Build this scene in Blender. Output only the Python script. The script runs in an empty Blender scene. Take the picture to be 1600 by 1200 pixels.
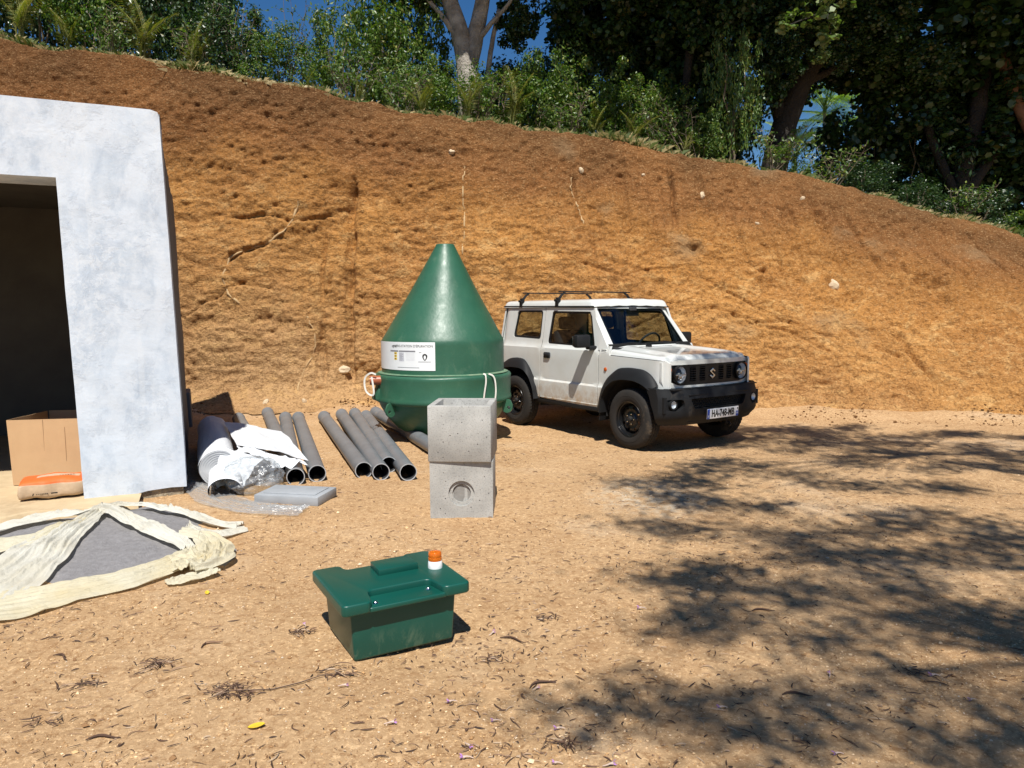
import bpy, bmesh, math, random
import numpy as np
from mathutils import Vector, Matrix, Euler
from mathutils.geometry import delaunay_2d_cdt

# ---------------------------------------------------------------- camera, sky, sun, exposure
sc = bpy.context.scene
cam_data = bpy.data.cameras.new('camera')
cam = bpy.data.objects.new('camera', cam_data)
sc.collection.objects.link(cam)
cam_data.sensor_width = 36.0
cam_data.lens = 1150 / 1600 * 36
cam_data.clip_start = 0.05
cam_data.clip_end = 600
cam.matrix_world = (Matrix.Translation((0, 0, 1.557)) @ Matrix.Rotation(math.radians(90 - 5.66), 4, 'X')
                    @ Matrix.Rotation(-0.006, 4, 'Z'))
sc.camera = cam

SUN = Vector((-0.02, 0.64, -1.0)).normalized()          # direction the light travels
sun_el = math.asin(-SUN.z)
world = bpy.data.worlds.new('World'); sc.world = world; world.use_nodes = True
wn = world.node_tree
bg = wn.nodes['Background']
sky = wn.nodes.new('ShaderNodeTexSky'); sky.sky_type = 'NISHITA'; sky.sun_disc = False
sky.sun_elevation = sun_el
sky.sun_rotation = math.atan2(-SUN.x, -SUN.y)
sky.altitude = 300; sky.air_density = 1.0; sky.dust_density = 0.1; sky.ozone_density = 2.0
hs = wn.nodes.new('ShaderNodeHueSaturation'); hs.inputs['Saturation'].default_value = 1.35; hs.inputs['Value'].default_value = 1.32; hs.inputs['Hue'].default_value = 0.505
wn.links.new(sky.outputs[0], hs.inputs['Color']); wn.links.new(hs.outputs[0], bg.inputs[0]); bg.inputs[1].default_value = 0.05
sl = bpy.data.lights.new('sun', 'SUN'); sl.energy = 5.0; sl.angle = math.radians(0.53); sl.color = (1.0, 0.965, 0.90)
so = bpy.data.objects.new('sun', sl); sc.collection.objects.link(so)
so.rotation_euler = SUN.to_track_quat('-Z', 'Y').to_euler(); so.location = (0, -5, 20)
vs = sc.view_settings
vs.view_transform = 'Standard'; vs.look = 'None'; vs.exposure = 0.40; vs.gamma = 1.0; vs.use_curve_mapping = False
sc.cycles.max_bounces = 8; sc.cycles.transparent_max_bounces = 16

random.seed(7)
rng = np.random.default_rng(11)
COL = sc.collection

# ---------------------------------------------------------------- noise
def _h(ix, iy, iz, seed):
    n = (ix.astype(np.int64) * 374761393 + iy.astype(np.int64) * 668265263 + iz.astype(np.int64) * 2147483647 + seed * 1274126177) & 0xFFFFFFFF
    n = ((n ^ (n >> 13)) * 1274126177) & 0xFFFFFFFF
    n = (n ^ (n >> 16)) & 0xFFFFFFFF
    return n / 4294967295.0
def vnoise(x, y, z=0.0, seed=0):
    x, y, z = np.broadcast_arrays(np.asarray(x, float), np.asarray(y, float), np.asarray(z, float))
    xi, yi, zi = np.floor(x), np.floor(y), np.floor(z)
    fx, fy, fz = x - xi, y - yi, z - zi
    fx, fy, fz = fx * fx * (3 - 2 * fx), fy * fy * (3 - 2 * fy), fz * fz * (3 - 2 * fz)
    r = 0
    for a in (0, 1):
        for b in (0, 1):
            for c in (0, 1):
                w = (fx if a else 1 - fx) * (fy if b else 1 - fy) * (fz if c else 1 - fz)
                r = r + w * _h(xi + a, yi + b, zi + c, seed)
    return r * 2 - 1
def fbm(x, y, z=0.0, oct=4, seed=0, gain=.5):
    r = 0; a = 1.0; f = 1.0
    for i in range(oct):
        r = r + a * vnoise(x * f, y * f, np.asarray(z) * f, seed + i * 17); a *= gain; f *= 2.03
    return r
def facets(x, y, seed=0, tilt=1.0):
    """broken-clay facets: every cell has its own offset and its own slope"""
    xi, yi = np.floor(x), np.floor(y); best = np.full(x.shape, 9.0); val = np.zeros(x.shape); sec = np.full(x.shape, 9.0)
    z = np.zeros(x.shape)
    for a in (-1, 0, 1):
        for b in (-1, 0, 1):
            cx = xi + a; cy = yi + b; px = cx + _h(cx, cy, z, seed); py = cy + _h(cx, cy, z, seed + 1)
            dd = (x - px) ** 2 + (y - py) ** 2
            v = _h(cx, cy, z, seed + 2) - .5 + tilt * ((x - px) * (_h(cx, cy, z, seed + 3) - .5) + (y - py) * (_h(cx, cy, z, seed + 4) - .2))
            m = dd < best; sec = np.where(m, best, np.minimum(sec, dd)); val = np.where(m, v, val); best = np.where(m, dd, best)
    return val - .35 * (1 - np.minimum((np.sqrt(sec) - np.sqrt(best)) * 6, 1))
def spline_pts(P, n):
    P = np.array(P, float); L = np.r_[0, np.cumsum(np.linalg.norm(np.diff(P, axis=0), axis=1))]; t = np.linspace(0, L[-1], n); Q = np.stack([np.interp(t, L, P[:, k]) for k in range(P.shape[1])], 1)
    for _ in range(4): Q[1:-1] = Q[1:-1] * .5 + (Q[:-2] + Q[2:]) * .25
    return Q
def sstep(a, b, x):
    t = np.clip((x - a) / (b - a), 0, 1); return t * t * (3 - 2 * t)

# ---------------------------------------------------------------- object helpers
def tag(o, label=None, cat=None, group=None, kind=None):
    if label: o['label'] = label
    if cat: o['category'] = cat
    if group: o['group'] = group
    if kind: o['kind'] = kind
    return o
def empty(name, loc=(0, 0, 0), rz=0.0, parent=None):
    o = bpy.data.objects.new(name, None); COL.objects.link(o)
    o.location = loc; o.rotation_euler = (0, 0, rz); o.empty_display_size = .1
    if parent: o.parent = parent
    return o
def link(name, me, m=None, parent=None, loc=None, rz=None):
    o = bpy.data.objects.new(name, me); COL.objects.link(o)
    if m is not None and len(me.materials) == 0:
        for q in (m if isinstance(m, (list, tuple)) else [m]): me.materials.append(q)
    if parent: o.parent = parent
    if loc is not None: o.location = loc
    if rz is not None: o.rotation_euler = (0, 0, rz)
    return o
def copy_tree(o, parent=None):
    c = o.copy(); COL.objects.link(c)
    if parent: c.parent = parent
    for ch in list(o.children): copy_tree(ch, c)
    return c
def fastmesh(name, V, F, smooth=False, mats=None, mi=None):
    V = np.asarray(V, dtype=np.float32).reshape(-1, 3); F = np.asarray(F, dtype=np.int32)
    k = F.shape[1]; n = F.shape[0]
    me = bpy.data.meshes.new(name)
    me.vertices.add(len(V)); me.vertices.foreach_set('co', V.ravel())
    me.loops.add(n * k); me.loops.foreach_set('vertex_index', F.ravel())
    me.polygons.add(n); me.polygons.foreach_set('loop_start', np.arange(0, n * k, k, dtype=np.int32))
    me.update(calc_edges=True)
    me.polygons.foreach_set('use_smooth', np.full(n, bool(smooth)))
    if mi is not None: me.polygons.foreach_set('material_index', np.asarray(mi, dtype=np.int32))
    if mats:
        for m in mats: me.materials.append(m)
    return me
def grid_faces(nu, nv, close_u=False):
    i = np.arange(nu if close_u else nu - 1); j = np.arange(nv - 1)
    I, J = np.meshgrid(i, j, indexing='ij'); I2 = (I + 1) % nu
    return np.stack([I * nv + J, I2 * nv + J, I2 * nv + J + 1, I * nv + J + 1], -1).reshape(-1, 4)

class MB:
    """collects simple shapes into one mesh"""
    def __init__(s): s.v = []; s.f = []; s.m = []; s.s = []
    def add(s, V, F, mi=0, smooth=False, M=None):
        b = len(s.v)
        for p in V:
            p = Vector(p)
            s.v.append(tuple(M @ p) if M is not None else tuple(p))
        for f in F: s.f.append(tuple(b + i for i in f)); s.m.append(mi); s.s.append(smooth)
        return s
    def bm(s, bm, mi=0, smooth=False, M=None):
        bm.verts.ensure_lookup_table(); bm.verts.index_update()
        s.add([v.co for v in bm.verts], [[v.index for v in f.verts] for f in bm.faces], mi, smooth, M); bm.free(); return s
    def box(s, c, size, bev=0.0, M=None, mi=0, seg=2, rot=None):
        bm = bmesh.new(); bmesh.ops.create_cube(bm, size=1.0)
        for v in bm.verts: v.co = Vector((v.co.x * size[0], v.co.y * size[1], v.co.z * size[2]))
        if bev: bmesh.ops.bevel(bm, geom=bm.edges[:], offset=bev, segments=seg, profile=.5, affect='EDGES')
        T = Matrix.Translation(c)
        if rot is not None: T = T @ Euler(rot).to_matrix().to_4x4()
        if M is not None: T = M @ T
        return s.bm(bm, mi, bool(bev), T)
    def prism(s, pts, z0, z1, mi=0, bev=0.0, M=None, seg=2):
        bm = bmesh.new()
        vs_ = [bm.verts.new((p[0], p[1], z0)) for p in pts]
        f = bm.faces.new(vs_)
        r = bmesh.ops.extrude_face_region(bm, geom=[f])
        for e in r['geom']:
            if isinstance(e, bmesh.types.BMVert): e.co.z = z1
        bmesh.ops.recalc_face_normals(bm, faces=bm.faces[:])
        if bev:
            es = [e for e in bm.edges if len(e.link_faces) == 2 and e.calc_face_angle(0) > .3]
            bmesh.ops.bevel(bm, geom=es, offset=bev, segments=seg, profile=.5, affect='EDGES')
        return s.bm(bm, mi, bool(bev), M)
    def tube(s, P, r, n=8, mi=0, cap=True, M=None, smooth=True):
        P = [Vector(p) for p in P]; R = r if isinstance(r, (list, tuple)) else [r] * len(P)
        V = []; F = []
        ref = Vector((0, 0, 1))
        d0 = (P[1] - P[0]).normalized()
        if abs(d0.dot(ref)) > .9: ref = Vector((1, 0, 0))
        u = d0.cross(ref).normalized()
        for i, p in enumerate(P):
            d = (P[min(i + 1, len(P) - 1)] - P[max(i - 1, 0)]).normalized()
            u = (u - d * u.dot(d)).normalized(); w = d.cross(u)
            for k in range(n):
                a = 2 * math.pi * k / n
                V.append(p + (u * math.cos(a) + w * math.sin(a)) * R[i])
        for i in range(len(P) - 1):
            for k in range(n):
                k2 = (k + 1) % n
                F.append((i * n + k, i * n + k2, (i + 1) * n + k2, (i + 1) * n + k))
        if cap: F.append(tuple(range(n - 1, -1, -1))); F.append(tuple((len(P) - 1) * n + k for k in range(n)))
        return s.add(V, F, mi, smooth, M)
    def lathe(s, prof, n=48, mi=0, M=None, smooth=True, close=False):
        """profile (r, z) turned about z"""
        V = []; F = []; m = len(prof)
        for k in range(n):
            a = 2 * math.pi * k / n
            for r, z in prof: V.append((r * math.cos(a), r * math.sin(a), z))
        for k in range(n):
            k2 = (k + 1) % n
            for j in range(m if close else m - 1):
                j2 = (j + 1) % m
                F.append((k * m + j, k2 * m + j, k2 * m + j2, k * m + j2))
        return s.add(V, F, mi, smooth, M)
    def disc(s, c, r, n=24, mi=0, M=None):
        V = [(c[0] + r * math.cos(2 * math.pi * k / n), c[1] + r * math.sin(2 * math.pi * k / n), c[2]) for k in range(n)]
        return s.add(V, [tuple(range(n))], mi, False, M)
    def build(s, name, m, parent=None, ang=35, loc=None, rz=None, merge=False):
        me = bpy.data.meshes.new(name)
        me.from_pydata(s.v, [], s.f)
        for q in (m if isinstance(m, (list, tuple)) else [m]): me.materials.append(q)
        me.polygons.foreach_set('material_index', s.m); me.polygons.foreach_set('use_smooth', s.s)
        if merge:
            b = bmesh.new(); b.from_mesh(me); bmesh.ops.remove_doubles(b, verts=b.verts[:], dist=1e-5)
            bmesh.ops.recalc_face_normals(b, faces=b.faces[:]); b.to_mesh(me); b.free()
        if any(s.s) and ang: me.set_sharp_from_angle(angle=math.radians(ang))
        me.update()
        return link(name, me, None, parent, loc, rz)

def inpoly(x, y, poly):
    r = False; n = len(poly); j = n - 1
    for i in range(n):
        xi, yi = poly[i]; xj, yj = poly[j]
        if (yi > y) != (yj > y) and x < (xj - xi) * (y - yi) / (yj - yi) + xi: r = not r
        j = i
    return r
def resample(poly, d, closed=True):
    out = []; n = len(poly)
    for i in range(n if closed else n - 1):
        a, b = poly[i], poly[(i + 1) % n]; L = math.hypot(b[0] - a[0], b[1] - a[1]); k = max(1, int(L / d + .5))
        for t in range(k): out.append((a[0] + (b[0] - a[0]) * t / k, a[1] + (b[1] - a[1]) * t / k))
    if not closed: out.append(tuple(poly[-1]))
    return out
def rpoly(poly, r, seg=4):
    """round the corners of a polygon"""
    out = []; n = len(poly)
    for i in range(n):
        p0, p, p1 = Vector(poly[i - 1]), Vector(poly[i]), Vector(poly[(i + 1) % n])
        a, b = (p0 - p), (p1 - p); rr = min(r, a.length * .45, b.length * .45)
        A = p + a.normalized() * rr; B = p + b.normalized() * rr
        for k in range(seg + 1):
            t = k / seg; q = A * (1 - t) ** 2 + p * 2 * t * (1 - t) + B * t * t; out.append((q.x, q.y))
    return out
def circ(cx, cy, rx, ry=None, n=24, a0=0, a1=360):
    ry = ry or rx; full = abs(a1 - a0) >= 360
    return [(cx + rx * math.cos(math.radians(a0 + (a1 - a0) * k / (n if full else n - 1))), cy + ry * math.sin(math.radians(a0 + (a1 - a0) * k / (n if full else n - 1)))) for k in range(n)]
def panel(name, outline, holes, fn, m, parent=None, d=.05, t=.02, tn=None, flip=False, ang=35, rim=True, rows=()):
    """2D outline with holes, triangulated, mapped by fn(u, v) -> point, thickened by vector tn(u, v)*t"""
    polys = [resample(outline, d)] + [resample(h, d) for h in holes]
    pts = []; edges = []
    for P in polys:
        b = len(pts); pts += P; edges += [(b + i, b + (i + 1) % len(P)) for i in range(len(P))]
    nb = len(pts)
    us = [p[0] for p in outline]; vs2 = [p[1] for p in outline]
    nu = int((max(us) - min(us)) / d); nv = int((max(vs2) - min(vs2)) / d)
    for i in range(1, nu):
        for j in range(1, nv):
            x = min(us) + (max(us) - min(us)) * (i + .01) / nu; y = min(vs2) + (max(vs2) - min(vs2)) * (j + .013) / nv
            if not inpoly(x, y, outline) or any(inpoly(x, y, h) for h in holes): continue
            if min((x - q[0]) ** 2 + (y - q[1]) ** 2 for q in pts[:nb]) < (d * .45) ** 2: continue
            pts.append((x, y))
    for rv in rows:
        pts = pts[:nb] + [q for q in pts[nb:] if abs(q[1] - rv) > d * .2]
        for i in range(1, nu):
            x = min(us) + (max(us) - min(us)) * (i + .01) / nu
            if inpoly(x, rv, outline) and not any(inpoly(x, rv, h) for h in holes) and min((x - q[0]) ** 2 + (rv - q[1]) ** 2 for q in pts[:nb]) > (d * .2) ** 2: pts.append((x, rv))
    V2, _, F, *_r = delaunay_2d_cdt([Vector(p) for p in pts], edges, [], 1, 1e-6)
    FF = []
    for f in F:
        cx = sum(V2[i].x for i in f) / 3; cy = sum(V2[i].y for i in f) / 3
        if inpoly(cx, cy, outline) and not any(inpoly(cx, cy, h) for h in holes): FF.append(tuple(f))
    bm = bmesh.new()
    vv = [bm.verts.new(fn(p.x, p.y)) for p in V2]
    for f in FF:
        try: bm.faces.new([vv[i] for i in (reversed(f) if flip else f)])
        except ValueError: pass
    if rim and t:
        be = [e for e in bm.edges if len(e.link_faces) == 1]
        nvm = {}
        for i, p in enumerate(V2):
            if any(e in be for e in vv[i].link_edges) or False:
                nvm[vv[i]] = bm.verts.new(Vector(fn(p.x, p.y)) + Vector(tn(p.x, p.y)) * t)
        bes = [(e.link_loops[0].vert, e.link_loops[0].link_loop_next.vert) for e in be]
        for a, b in bes: bm.faces.new((b, a, nvm[a], nvm[b]))
    for f in bm.faces: f.smooth = True
    for v in [v for v in bm.verts if not v.link_faces]: bm.verts.remove(v)
    me = bpy.data.meshes.new(name); bm.to_mesh(me); bm.free()
    me.set_sharp_from_angle(angle=math.radians(ang))
    return link(name, me, m, parent)

# ---------------------------------------------------------------- materials
def new_mat(name):
    m = bpy.data.materials.new(name); m.use_nodes = True
    nt = m.node_tree; b = nt.nodes['Principled BSDF']
    return m, nt, b
def N(nt, t, **kw):
    n = nt.nodes.new(t)
    for k, v in kw.items():
        if k in n.inputs: n.inputs[k].default_value = v
        else: setattr(n, k, v)
    return n
def ramp(nt, fac, stops):
    r = nt.nodes.new('ShaderNodeValToRGB')
    while len(r.color_ramp.elements) < len(stops): r.color_ramp.elements.new(.5)
    for e, (p, c) in zip(r.color_ramp.elements, stops): e.position = p; e.color = (*c, 1) if len(c) == 3 else c
    if fac is not None: nt.links.new(fac, r.inputs[0])
    return r.outputs[0]
def mixc(nt, fac, a, b, mode='MIX'):
    m = nt.nodes.new('ShaderNodeMix'); m.data_type = 'RGBA'; m.blend_type = mode
    for s, v in ((m.inputs[0], fac), (m.inputs[6], a), (m.inputs[7], b)):
        if hasattr(v, 'links'): nt.links.new(v, s)
        else: s.default_value = v if not isinstance(v, tuple) or len(v) == 4 else (*v, 1)
    return m.outputs[2]
def noise(nt, scale, detail=5, rough=.55, vec=None, dist=0, stretch=None):
    if vec is None:
        tc = nt.nodes.new('ShaderNodeTexCoord'); vec = tc.outputs['Object']
    if stretch:
        mp = nt.nodes.new('ShaderNodeMapping'); mp.inputs['Scale'].default_value = stretch
        nt.links.new(vec, mp.inputs[0]); vec = mp.outputs[0]
    n = N(nt, 'ShaderNodeTexNoise'); n.inputs['Scale'].default_value = scale; n.inputs['Detail'].default_value = detail
    n.inputs['Roughness'].default_value = rough; n.inputs['Distortion'].default_value = dist
    nt.links.new(vec, n.inputs[0]); return n.outputs[0]
def bump(nt, b, h, strength, dist=.01, prev=None):
    bp = nt.nodes.new('ShaderNodeBump'); bp.inputs['Strength'].default_value = strength; bp.inputs['Distance'].default_value = dist
    nt.links.new(h, bp.inputs['Height'])
    if prev is not None: nt.links.new(prev, bp.inputs['Normal'])
    nt.links.new(bp.outputs[0], b.inputs['Normal']); return bp.outputs[0]
def pm(name, c1, c2=None, rough=.6, metal=0., sc_=6., bs=None, bstr=.3, bdist=.004, coat=0., spec=.5, dirt=None, rvar=0.):
    m, nt, b = new_mat(name)
    b.inputs['Roughness'].default_value = rough; b.inputs['Metallic'].default_value = metal
    b.inputs['Coat Weight'].default_value = coat; b.inputs['Coat Roughness'].default_value = .06
    b.inputs['Specular IOR Level'].default_value = spec
    c2 = c2 or tuple(x * .8 for x in c1)
    n = noise(nt, sc_, 6, .6)
    c = ramp(nt, n, [(.3, c2), (.7, c1)])
    if dirt:
        dn = noise(nt, dirt[1], 7, .7); fac = ramp(nt, dn, [(dirt[2], (0, 0, 0)), (dirt[2] + .15, (1, 1, 1))])
        c = mixc(nt, fac, c, dirt[0])
    nt.links.new(c, b.inputs['Base Color'])
    if rvar:
        rn = ramp(nt, noise(nt, sc_ * 2.3, 5), [(.3, (rough - rvar,) * 3), (.7, (rough + rvar,) * 3)]); nt.links.new(rn, b.inputs['Roughness'])
    if bs: bump(nt, b, noise(nt, bs, 6, .6), bstr, bdist)
    return m
# ================================================================ GROUND
def dense(a, b, st, lo, hi, k=14):
    mid = np.arange(a, b, st)
    l = a - (a - lo) * (np.linspace(0, 1, k + 1)[1:] ** 2.2)[::-1]; r = b + (hi - b) * np.linspace(0, 1, k + 1) ** 2.2
    return np.concatenate([l, mid, r])
YB = np.array([(-40, 12.6), (-9, 12.2), (-4.3, 11.85), (-2.5, 12.0), (0, 11.6), (3.6, 11.3), (5.7, 10.85), (7.2, 10.3), (9, 9.7), (14, 8.7), (40, 8)])
TOP = np.array([(-40, 12.9, 8.5), (-10.67, 12.90, 6.80), (-8.58, 12.90, 6.15), (-8.20, 12.80, 6.03), (-7.46, 12.80, 5.93), (-5.87, 12.80, 5.69), (-4.80, 12.80, 5.55), (-3.75, 12.85, 5.38), (-2.15, 12.90, 5.03), (-1.06, 12.95, 4.89), (0.03, 13.00, 4.72), (1.13, 13.10, 4.57), (2.25, 13.15, 4.40), (3.38, 13.20, 4.22), (4.52, 13.25, 4.02), (5.68, 13.30, 3.77), (6.83, 13.30, 3.48), (7.92, 13.20, 3.13), (9.00, 13.10, 2.78), (10.07, 13.00, 2.45), (14, 12.6, 1.6), (40, 12, 1.0)])
def yb(x): return np.interp(x, YB[:, 0], YB[:, 1])
def ground_z(x, y):
    x = np.asarray(x, float); y = np.asarray(y, float)
    z = .018 * fbm(x * .7, y * .7, 0, 3, 3) + .006 * fbm(x * 4, y * 4, 0, 3, 5)
    # packed wheel track, soft edge of loose soil in front of the cut
    z = z + .02 * np.exp(-((y - 6.3) / .5) ** 2) * sstep(.2, 1.0, x) * (1 - sstep(1.5, 2.2, x)) * .5
    flat = (sstep(-4.4, -3.6, -x) * sstep(4.6, 5.2, y)) if False else 0
    k = yb(x) - y
    z = z + .09 * sstep(-.75, -.05, -k) * (1 + .4 * fbm(x * 1.5, y, 0, 2, 12))
    return z - .008
gx = dense(-6.5, 9.5, .032, -160, 160); gy = dense(1.2, 12.3, .032, -150, 250)
GX, GY = np.meshgrid(gx, gy, indexing='ij')
fine = (np.abs(GX) < 14) & (GY < 14) & (GY > -3)
GZ = ground_z(GX, GY) + np.where(fine, .0035 * fbm(GX * 14, GY * 14, 0, 3, 9), 0)
GZ = np.where((np.abs(GX) > 60) | (GY > 60) | (GY < -60), -.05, GZ)

m_ground, nt, b = new_mat('sandy_soil')
base = ramp(nt, noise(nt, 1.1, 6, .6), [(.3, (.40, .245, .123)), (.5, (.485, .312, .163)), (.72, (.55, .372, .21))])
n2 = noise(nt, 45, 4, .7)
base = mixc(nt, ramp(nt, n2, [(.35, (0, 0, 0)), (.7, (.55,) * 3)]), base, (.34, .20, .095))
grey = ramp(nt, noise(nt, .55, 5, .55), [(.56, (0, 0, 0)), (.70, (.55,) * 3)])
base = mixc(nt, grey, base, (.48, .38, .27))
vo = N(nt, 'ShaderNodeTexVoronoi'); vo.inputs['Scale'].default_value = 130
tc = nt.nodes.new('ShaderNodeTexCoord'); nt.links.new(tc.outputs['Object'], vo.inputs[0])
peb = ramp(nt, vo.outputs['Distance'], [(.16, (1, 1, 1)), (.27, (0, 0, 0))])
gate = ramp(nt, vo.outputs['Color'], [(.70, (0, 0, 0)), (.74, (1, 1, 1))])
pf = mixc(nt, 1.0, peb, gate, 'MULTIPLY')
base = mixc(nt, pf, base, (.62, .46, .30))
gate2 = ramp(nt, vo.outputs['Color'], [(.22, (1, 1, 1)), (.25, (0, 0, 0))])
pf2 = mixc(nt, 1.0, peb, gate2, 'MULTIPLY')
base = mixc(nt, pf2, base, (.19, .11, .06))
# hairline cracks
vc = N(nt, 'ShaderNodeTexVoronoi', feature='DISTANCE_TO_EDGE'); vc.inputs['Scale'].default_value = 3.2
nd = N(nt, 'ShaderNodeTexNoise'); nd.inputs['Scale'].default_value = 6
vm = N(nt, 'ShaderNodeVectorMath', operation='MULTIPLY_ADD'); vm.inputs[1].default_value = (.18,) * 3
nt.links.new(tc.outputs['Object'], nd.inputs[0]); nt.links.new(nd.outputs['Color'], vm.inputs[0]); nt.links.new(tc.outputs['Object'], vm.inputs[2]); nt.links.new(vm.outputs[0], vc.inputs[0])
cr = ramp(nt, vc.outputs['Distance'], [(.003, (1, 1, 1)), (.010, (0, 0, 0))])
cr = mixc(nt, 1.0, cr, ramp(nt, noise(nt, .8, 2), [(.52, (0, 0, 0)), (.6, (.6,) * 3)]), 'MULTIPLY')
base = mixc(nt, cr, base, (.17, .09, .045))
mpg = N(nt, 'ShaderNodeMapping', vector_type='TEXTURE'); mpg.inputs['Location'].default_value = (1.25, 6.15, 0); mpg.inputs['Scale'].default_value = (.62, .8, 9); nt.links.new(vm.outputs[0], mpg.inputs[0])
gs = N(nt, 'ShaderNodeTexGradient', gradient_type='SPHERICAL'); nt.links.new(mpg.outputs[0], gs.inputs[0])
base = mixc(nt, mixc(nt, 1.0, ramp(nt, gs.outputs['Fac'], [(0, (0, 0, 0)), (.6, (.8,) * 3)]), ramp(nt, noise(nt, 9, 5, .7), [(.42, (.1,) * 3), (.6, (1, 1, 1))]), 'MULTIPLY'), base, (.50, .44, .34))
dk = ramp(nt, noise(nt, 20, 8, .78, None, .5), [(.38, (.75,) * 3), (.50, (0, 0, 0))]); base = mixc(nt, dk, base, (.25, .128, .052))
lt = ramp(nt, noise(nt, 38, 6, .8, None, .3), [(.52, (0, 0, 0)), (.62, (.7,) * 3)]); base = mixc(nt, lt, base, (.74, .50, .27))
v2 = N(nt, 'ShaderNodeTexVoronoi'); v2.inputs['Scale'].default_value = 62; nt.links.new(tc.outputs['Object'], v2.inputs[0])
pb2 = mixc(nt, 1.0, ramp(nt, v2.outputs['Distance'], [(.18, (1, 1, 1)), (.26, (0, 0, 0))]), ramp(nt, v2.outputs['Color'], [(.72, (0, 0, 0)), (.75, (1, 1, 1))]), 'MULTIPLY'); pmask = ramp(nt, noise(nt, 1.7, 4, .6), [(.42, (.08,) * 3), (.60, (1, 1, 1))]); base = mixc(nt, mixc(nt, 1.0, pb2, pmask, 'MULTIPLY'), base, (.74, .58, .40))
brn = ramp(nt, noise(nt, 4.5, 8, .72, None, .6), [(.30, (.6,) * 3), (.45, (0, 0, 0))]); base = mixc(nt, brn, base, (.33, .185, .085))
nt.links.new(base, b.inputs['Base Color']); b.inputs['Roughness'].default_value = .95; b.inputs['Specular IOR Level'].default_value = .15
p = bump(nt, b, noise(nt, 35, 8, .75), .7, .016)
p = bump(nt, b, noise(nt, 260, 3, .7), .5, .004, p)
g = link('ground', fastmesh('ground', np.stack([GX, GY, GZ], -1), grid_faces(len(gx), len(gy)), True), m_ground); g['kind'] = 'structure'

# ================================================================ CUT BANK
def yt(x): return np.interp(x, TOP[:, 0], TOP[:, 1])
def zt(x): return np.interp(x, TOP[:, 0], TOP[:, 2])
bx_ = dense(-9.5, 11, .025, -40, 40, 30); ns = 235
S = np.r_[np.linspace(-.02, 1, ns - 6), 1 + np.arange(1, 7) * .01]
BX, SS0 = np.meshgrid(bx_, S, indexing='ij')
back = np.maximum(SS0 - 1, 0) * 9; SS = np.minimum(SS0, 1)
z0 = zt(BX) * SS; lean = yt(BX) - yb(BX)
y0 = yb(BX) + lean * (.25 * SS + .75 * SS ** 1.25)
# loose soil heaped along the foot
tal = (np.exp(-np.maximum(z0, 0) / .16) * (.34 + .22 * fbm(BX * .9, 0, 0, 3, 21)) + .10 * np.exp(-np.maximum(z0, 0) / .03)) * (1 - .45 * sstep(1, 4, BX)) * (1 + .25 * fbm(BX * 3, z0 * 3, 0, 3, 23))
sl_ang = np.arctan2(lean, zt(BX))
d = .06 * fbm(BX * .55, z0 * .8, 0, 3, 31) + .035 * fbm(BX * 2.2, z0 * 2.6, 0, 4, 33)
rg = 1 - np.abs(fbm(BX * 1.6 + .5 * fbm(BX, z0, 3, 2, 8), z0 * 5.5, 0, 4, 41)); d += .020 * rg ** 2 * sstep(.9, 1.6, zt(BX) - z0)
saw = (z0 * 4.2 + .9 * fbm(BX * 1.3, z0 * 1.2, 0, 4, 43) + .25 * BX) % 1.0
saw2 = (z0 * 9.5 - .2 * BX + 1.3 * fbm(BX * 2.6, z0 * 2.0, 4, 4, 45)) % 1.0
lm_ = sstep(.8, 1.5, zt(BX) - z0)
d += .026 * (saw ** .7) * lm_ * sstep(-.1, .5, fbm(BX * .8, z0 * 1.1, 2, 3, 47)) + .019 * (saw2 ** .7) * (.35 + .65 * lm_) * sstep(-.2, .5, fbm(BX * 1.9, z0 * 2.1, 6, 3, 48))
rough_top = 1 - sstep(.5, 1.4, zt(BX) - z0)
d += (.024 + .012 * rough_top) * fbm(BX * 9, z0 * 13, 0, 3, 51) * (.6 + .6 * np.abs(vnoise(BX * 1.1, z0 * 1.4, 0, 52)))
bl = np.abs(fbm(BX * 4 + 3, z0 * 6, 0, 3, 61)); d -= .014 * (1 - np.minimum(bl * 3.2, 1)) * (1 - rough_top * .6)
def groove(xc, z_lo, z_hi, w, dep, tilt=0.0):
    xx = BX - xc - tilt * (z_hi - z0) - .03 * fbm(z0 * 2.2, xc, 0, 2, 71)
    return -1.7 * dep * np.exp(-(xx / w) ** 2) * sstep(z_lo - .3, z_lo + .1, z0) * (1 - sstep(z_hi - .1, z_hi + .4, z0)) * (.55 + .45 * vnoise(z0 * 3, xc, 0, 75))
for a in ((-2.62, .5, 3.5, .05, .20, .0), (-2.70, .5, 3.3, .03, .09, .0), (-3.12, .5, 3.1, .028, .09, .02), (-2.95, .3, 2.2, .03, .05, -.15),
          (1.05, 3.1, 3.9, .025, .10, .06), (1.95, 3.4, 4.1, .02, .08, .02), (2.75, 3.1, 4.0, .03, .13, .02), (3.0, 2.3, 3.0, .02, .06, .05),
          (4.0, 2.9, 3.4, .02, .07, .25), (4.7, 2.6, 3.3, .025, .08, .3), (5.3, 2.3, 3.1, .02, .06, .35), (5.75, 2.2, 3.0, .03, .11, .35), (6.15, 1.8, 2.9, .025, .09, .35),
          (6.6, 2.2, 2.8, .02, .08, .4), (7.0, 2.3, 2.7, .02, .06, .4), (5.9, .35, 1.2, .03, .10, .45), (3.4, 1.4, 1.9, .02, .06, 1.6), (0.2, 1.5, 2.6, .02, .05, .3), (2.6, 1.3, 1.6, .02, .07, -2.2)):
    d += groove(*a)
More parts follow.
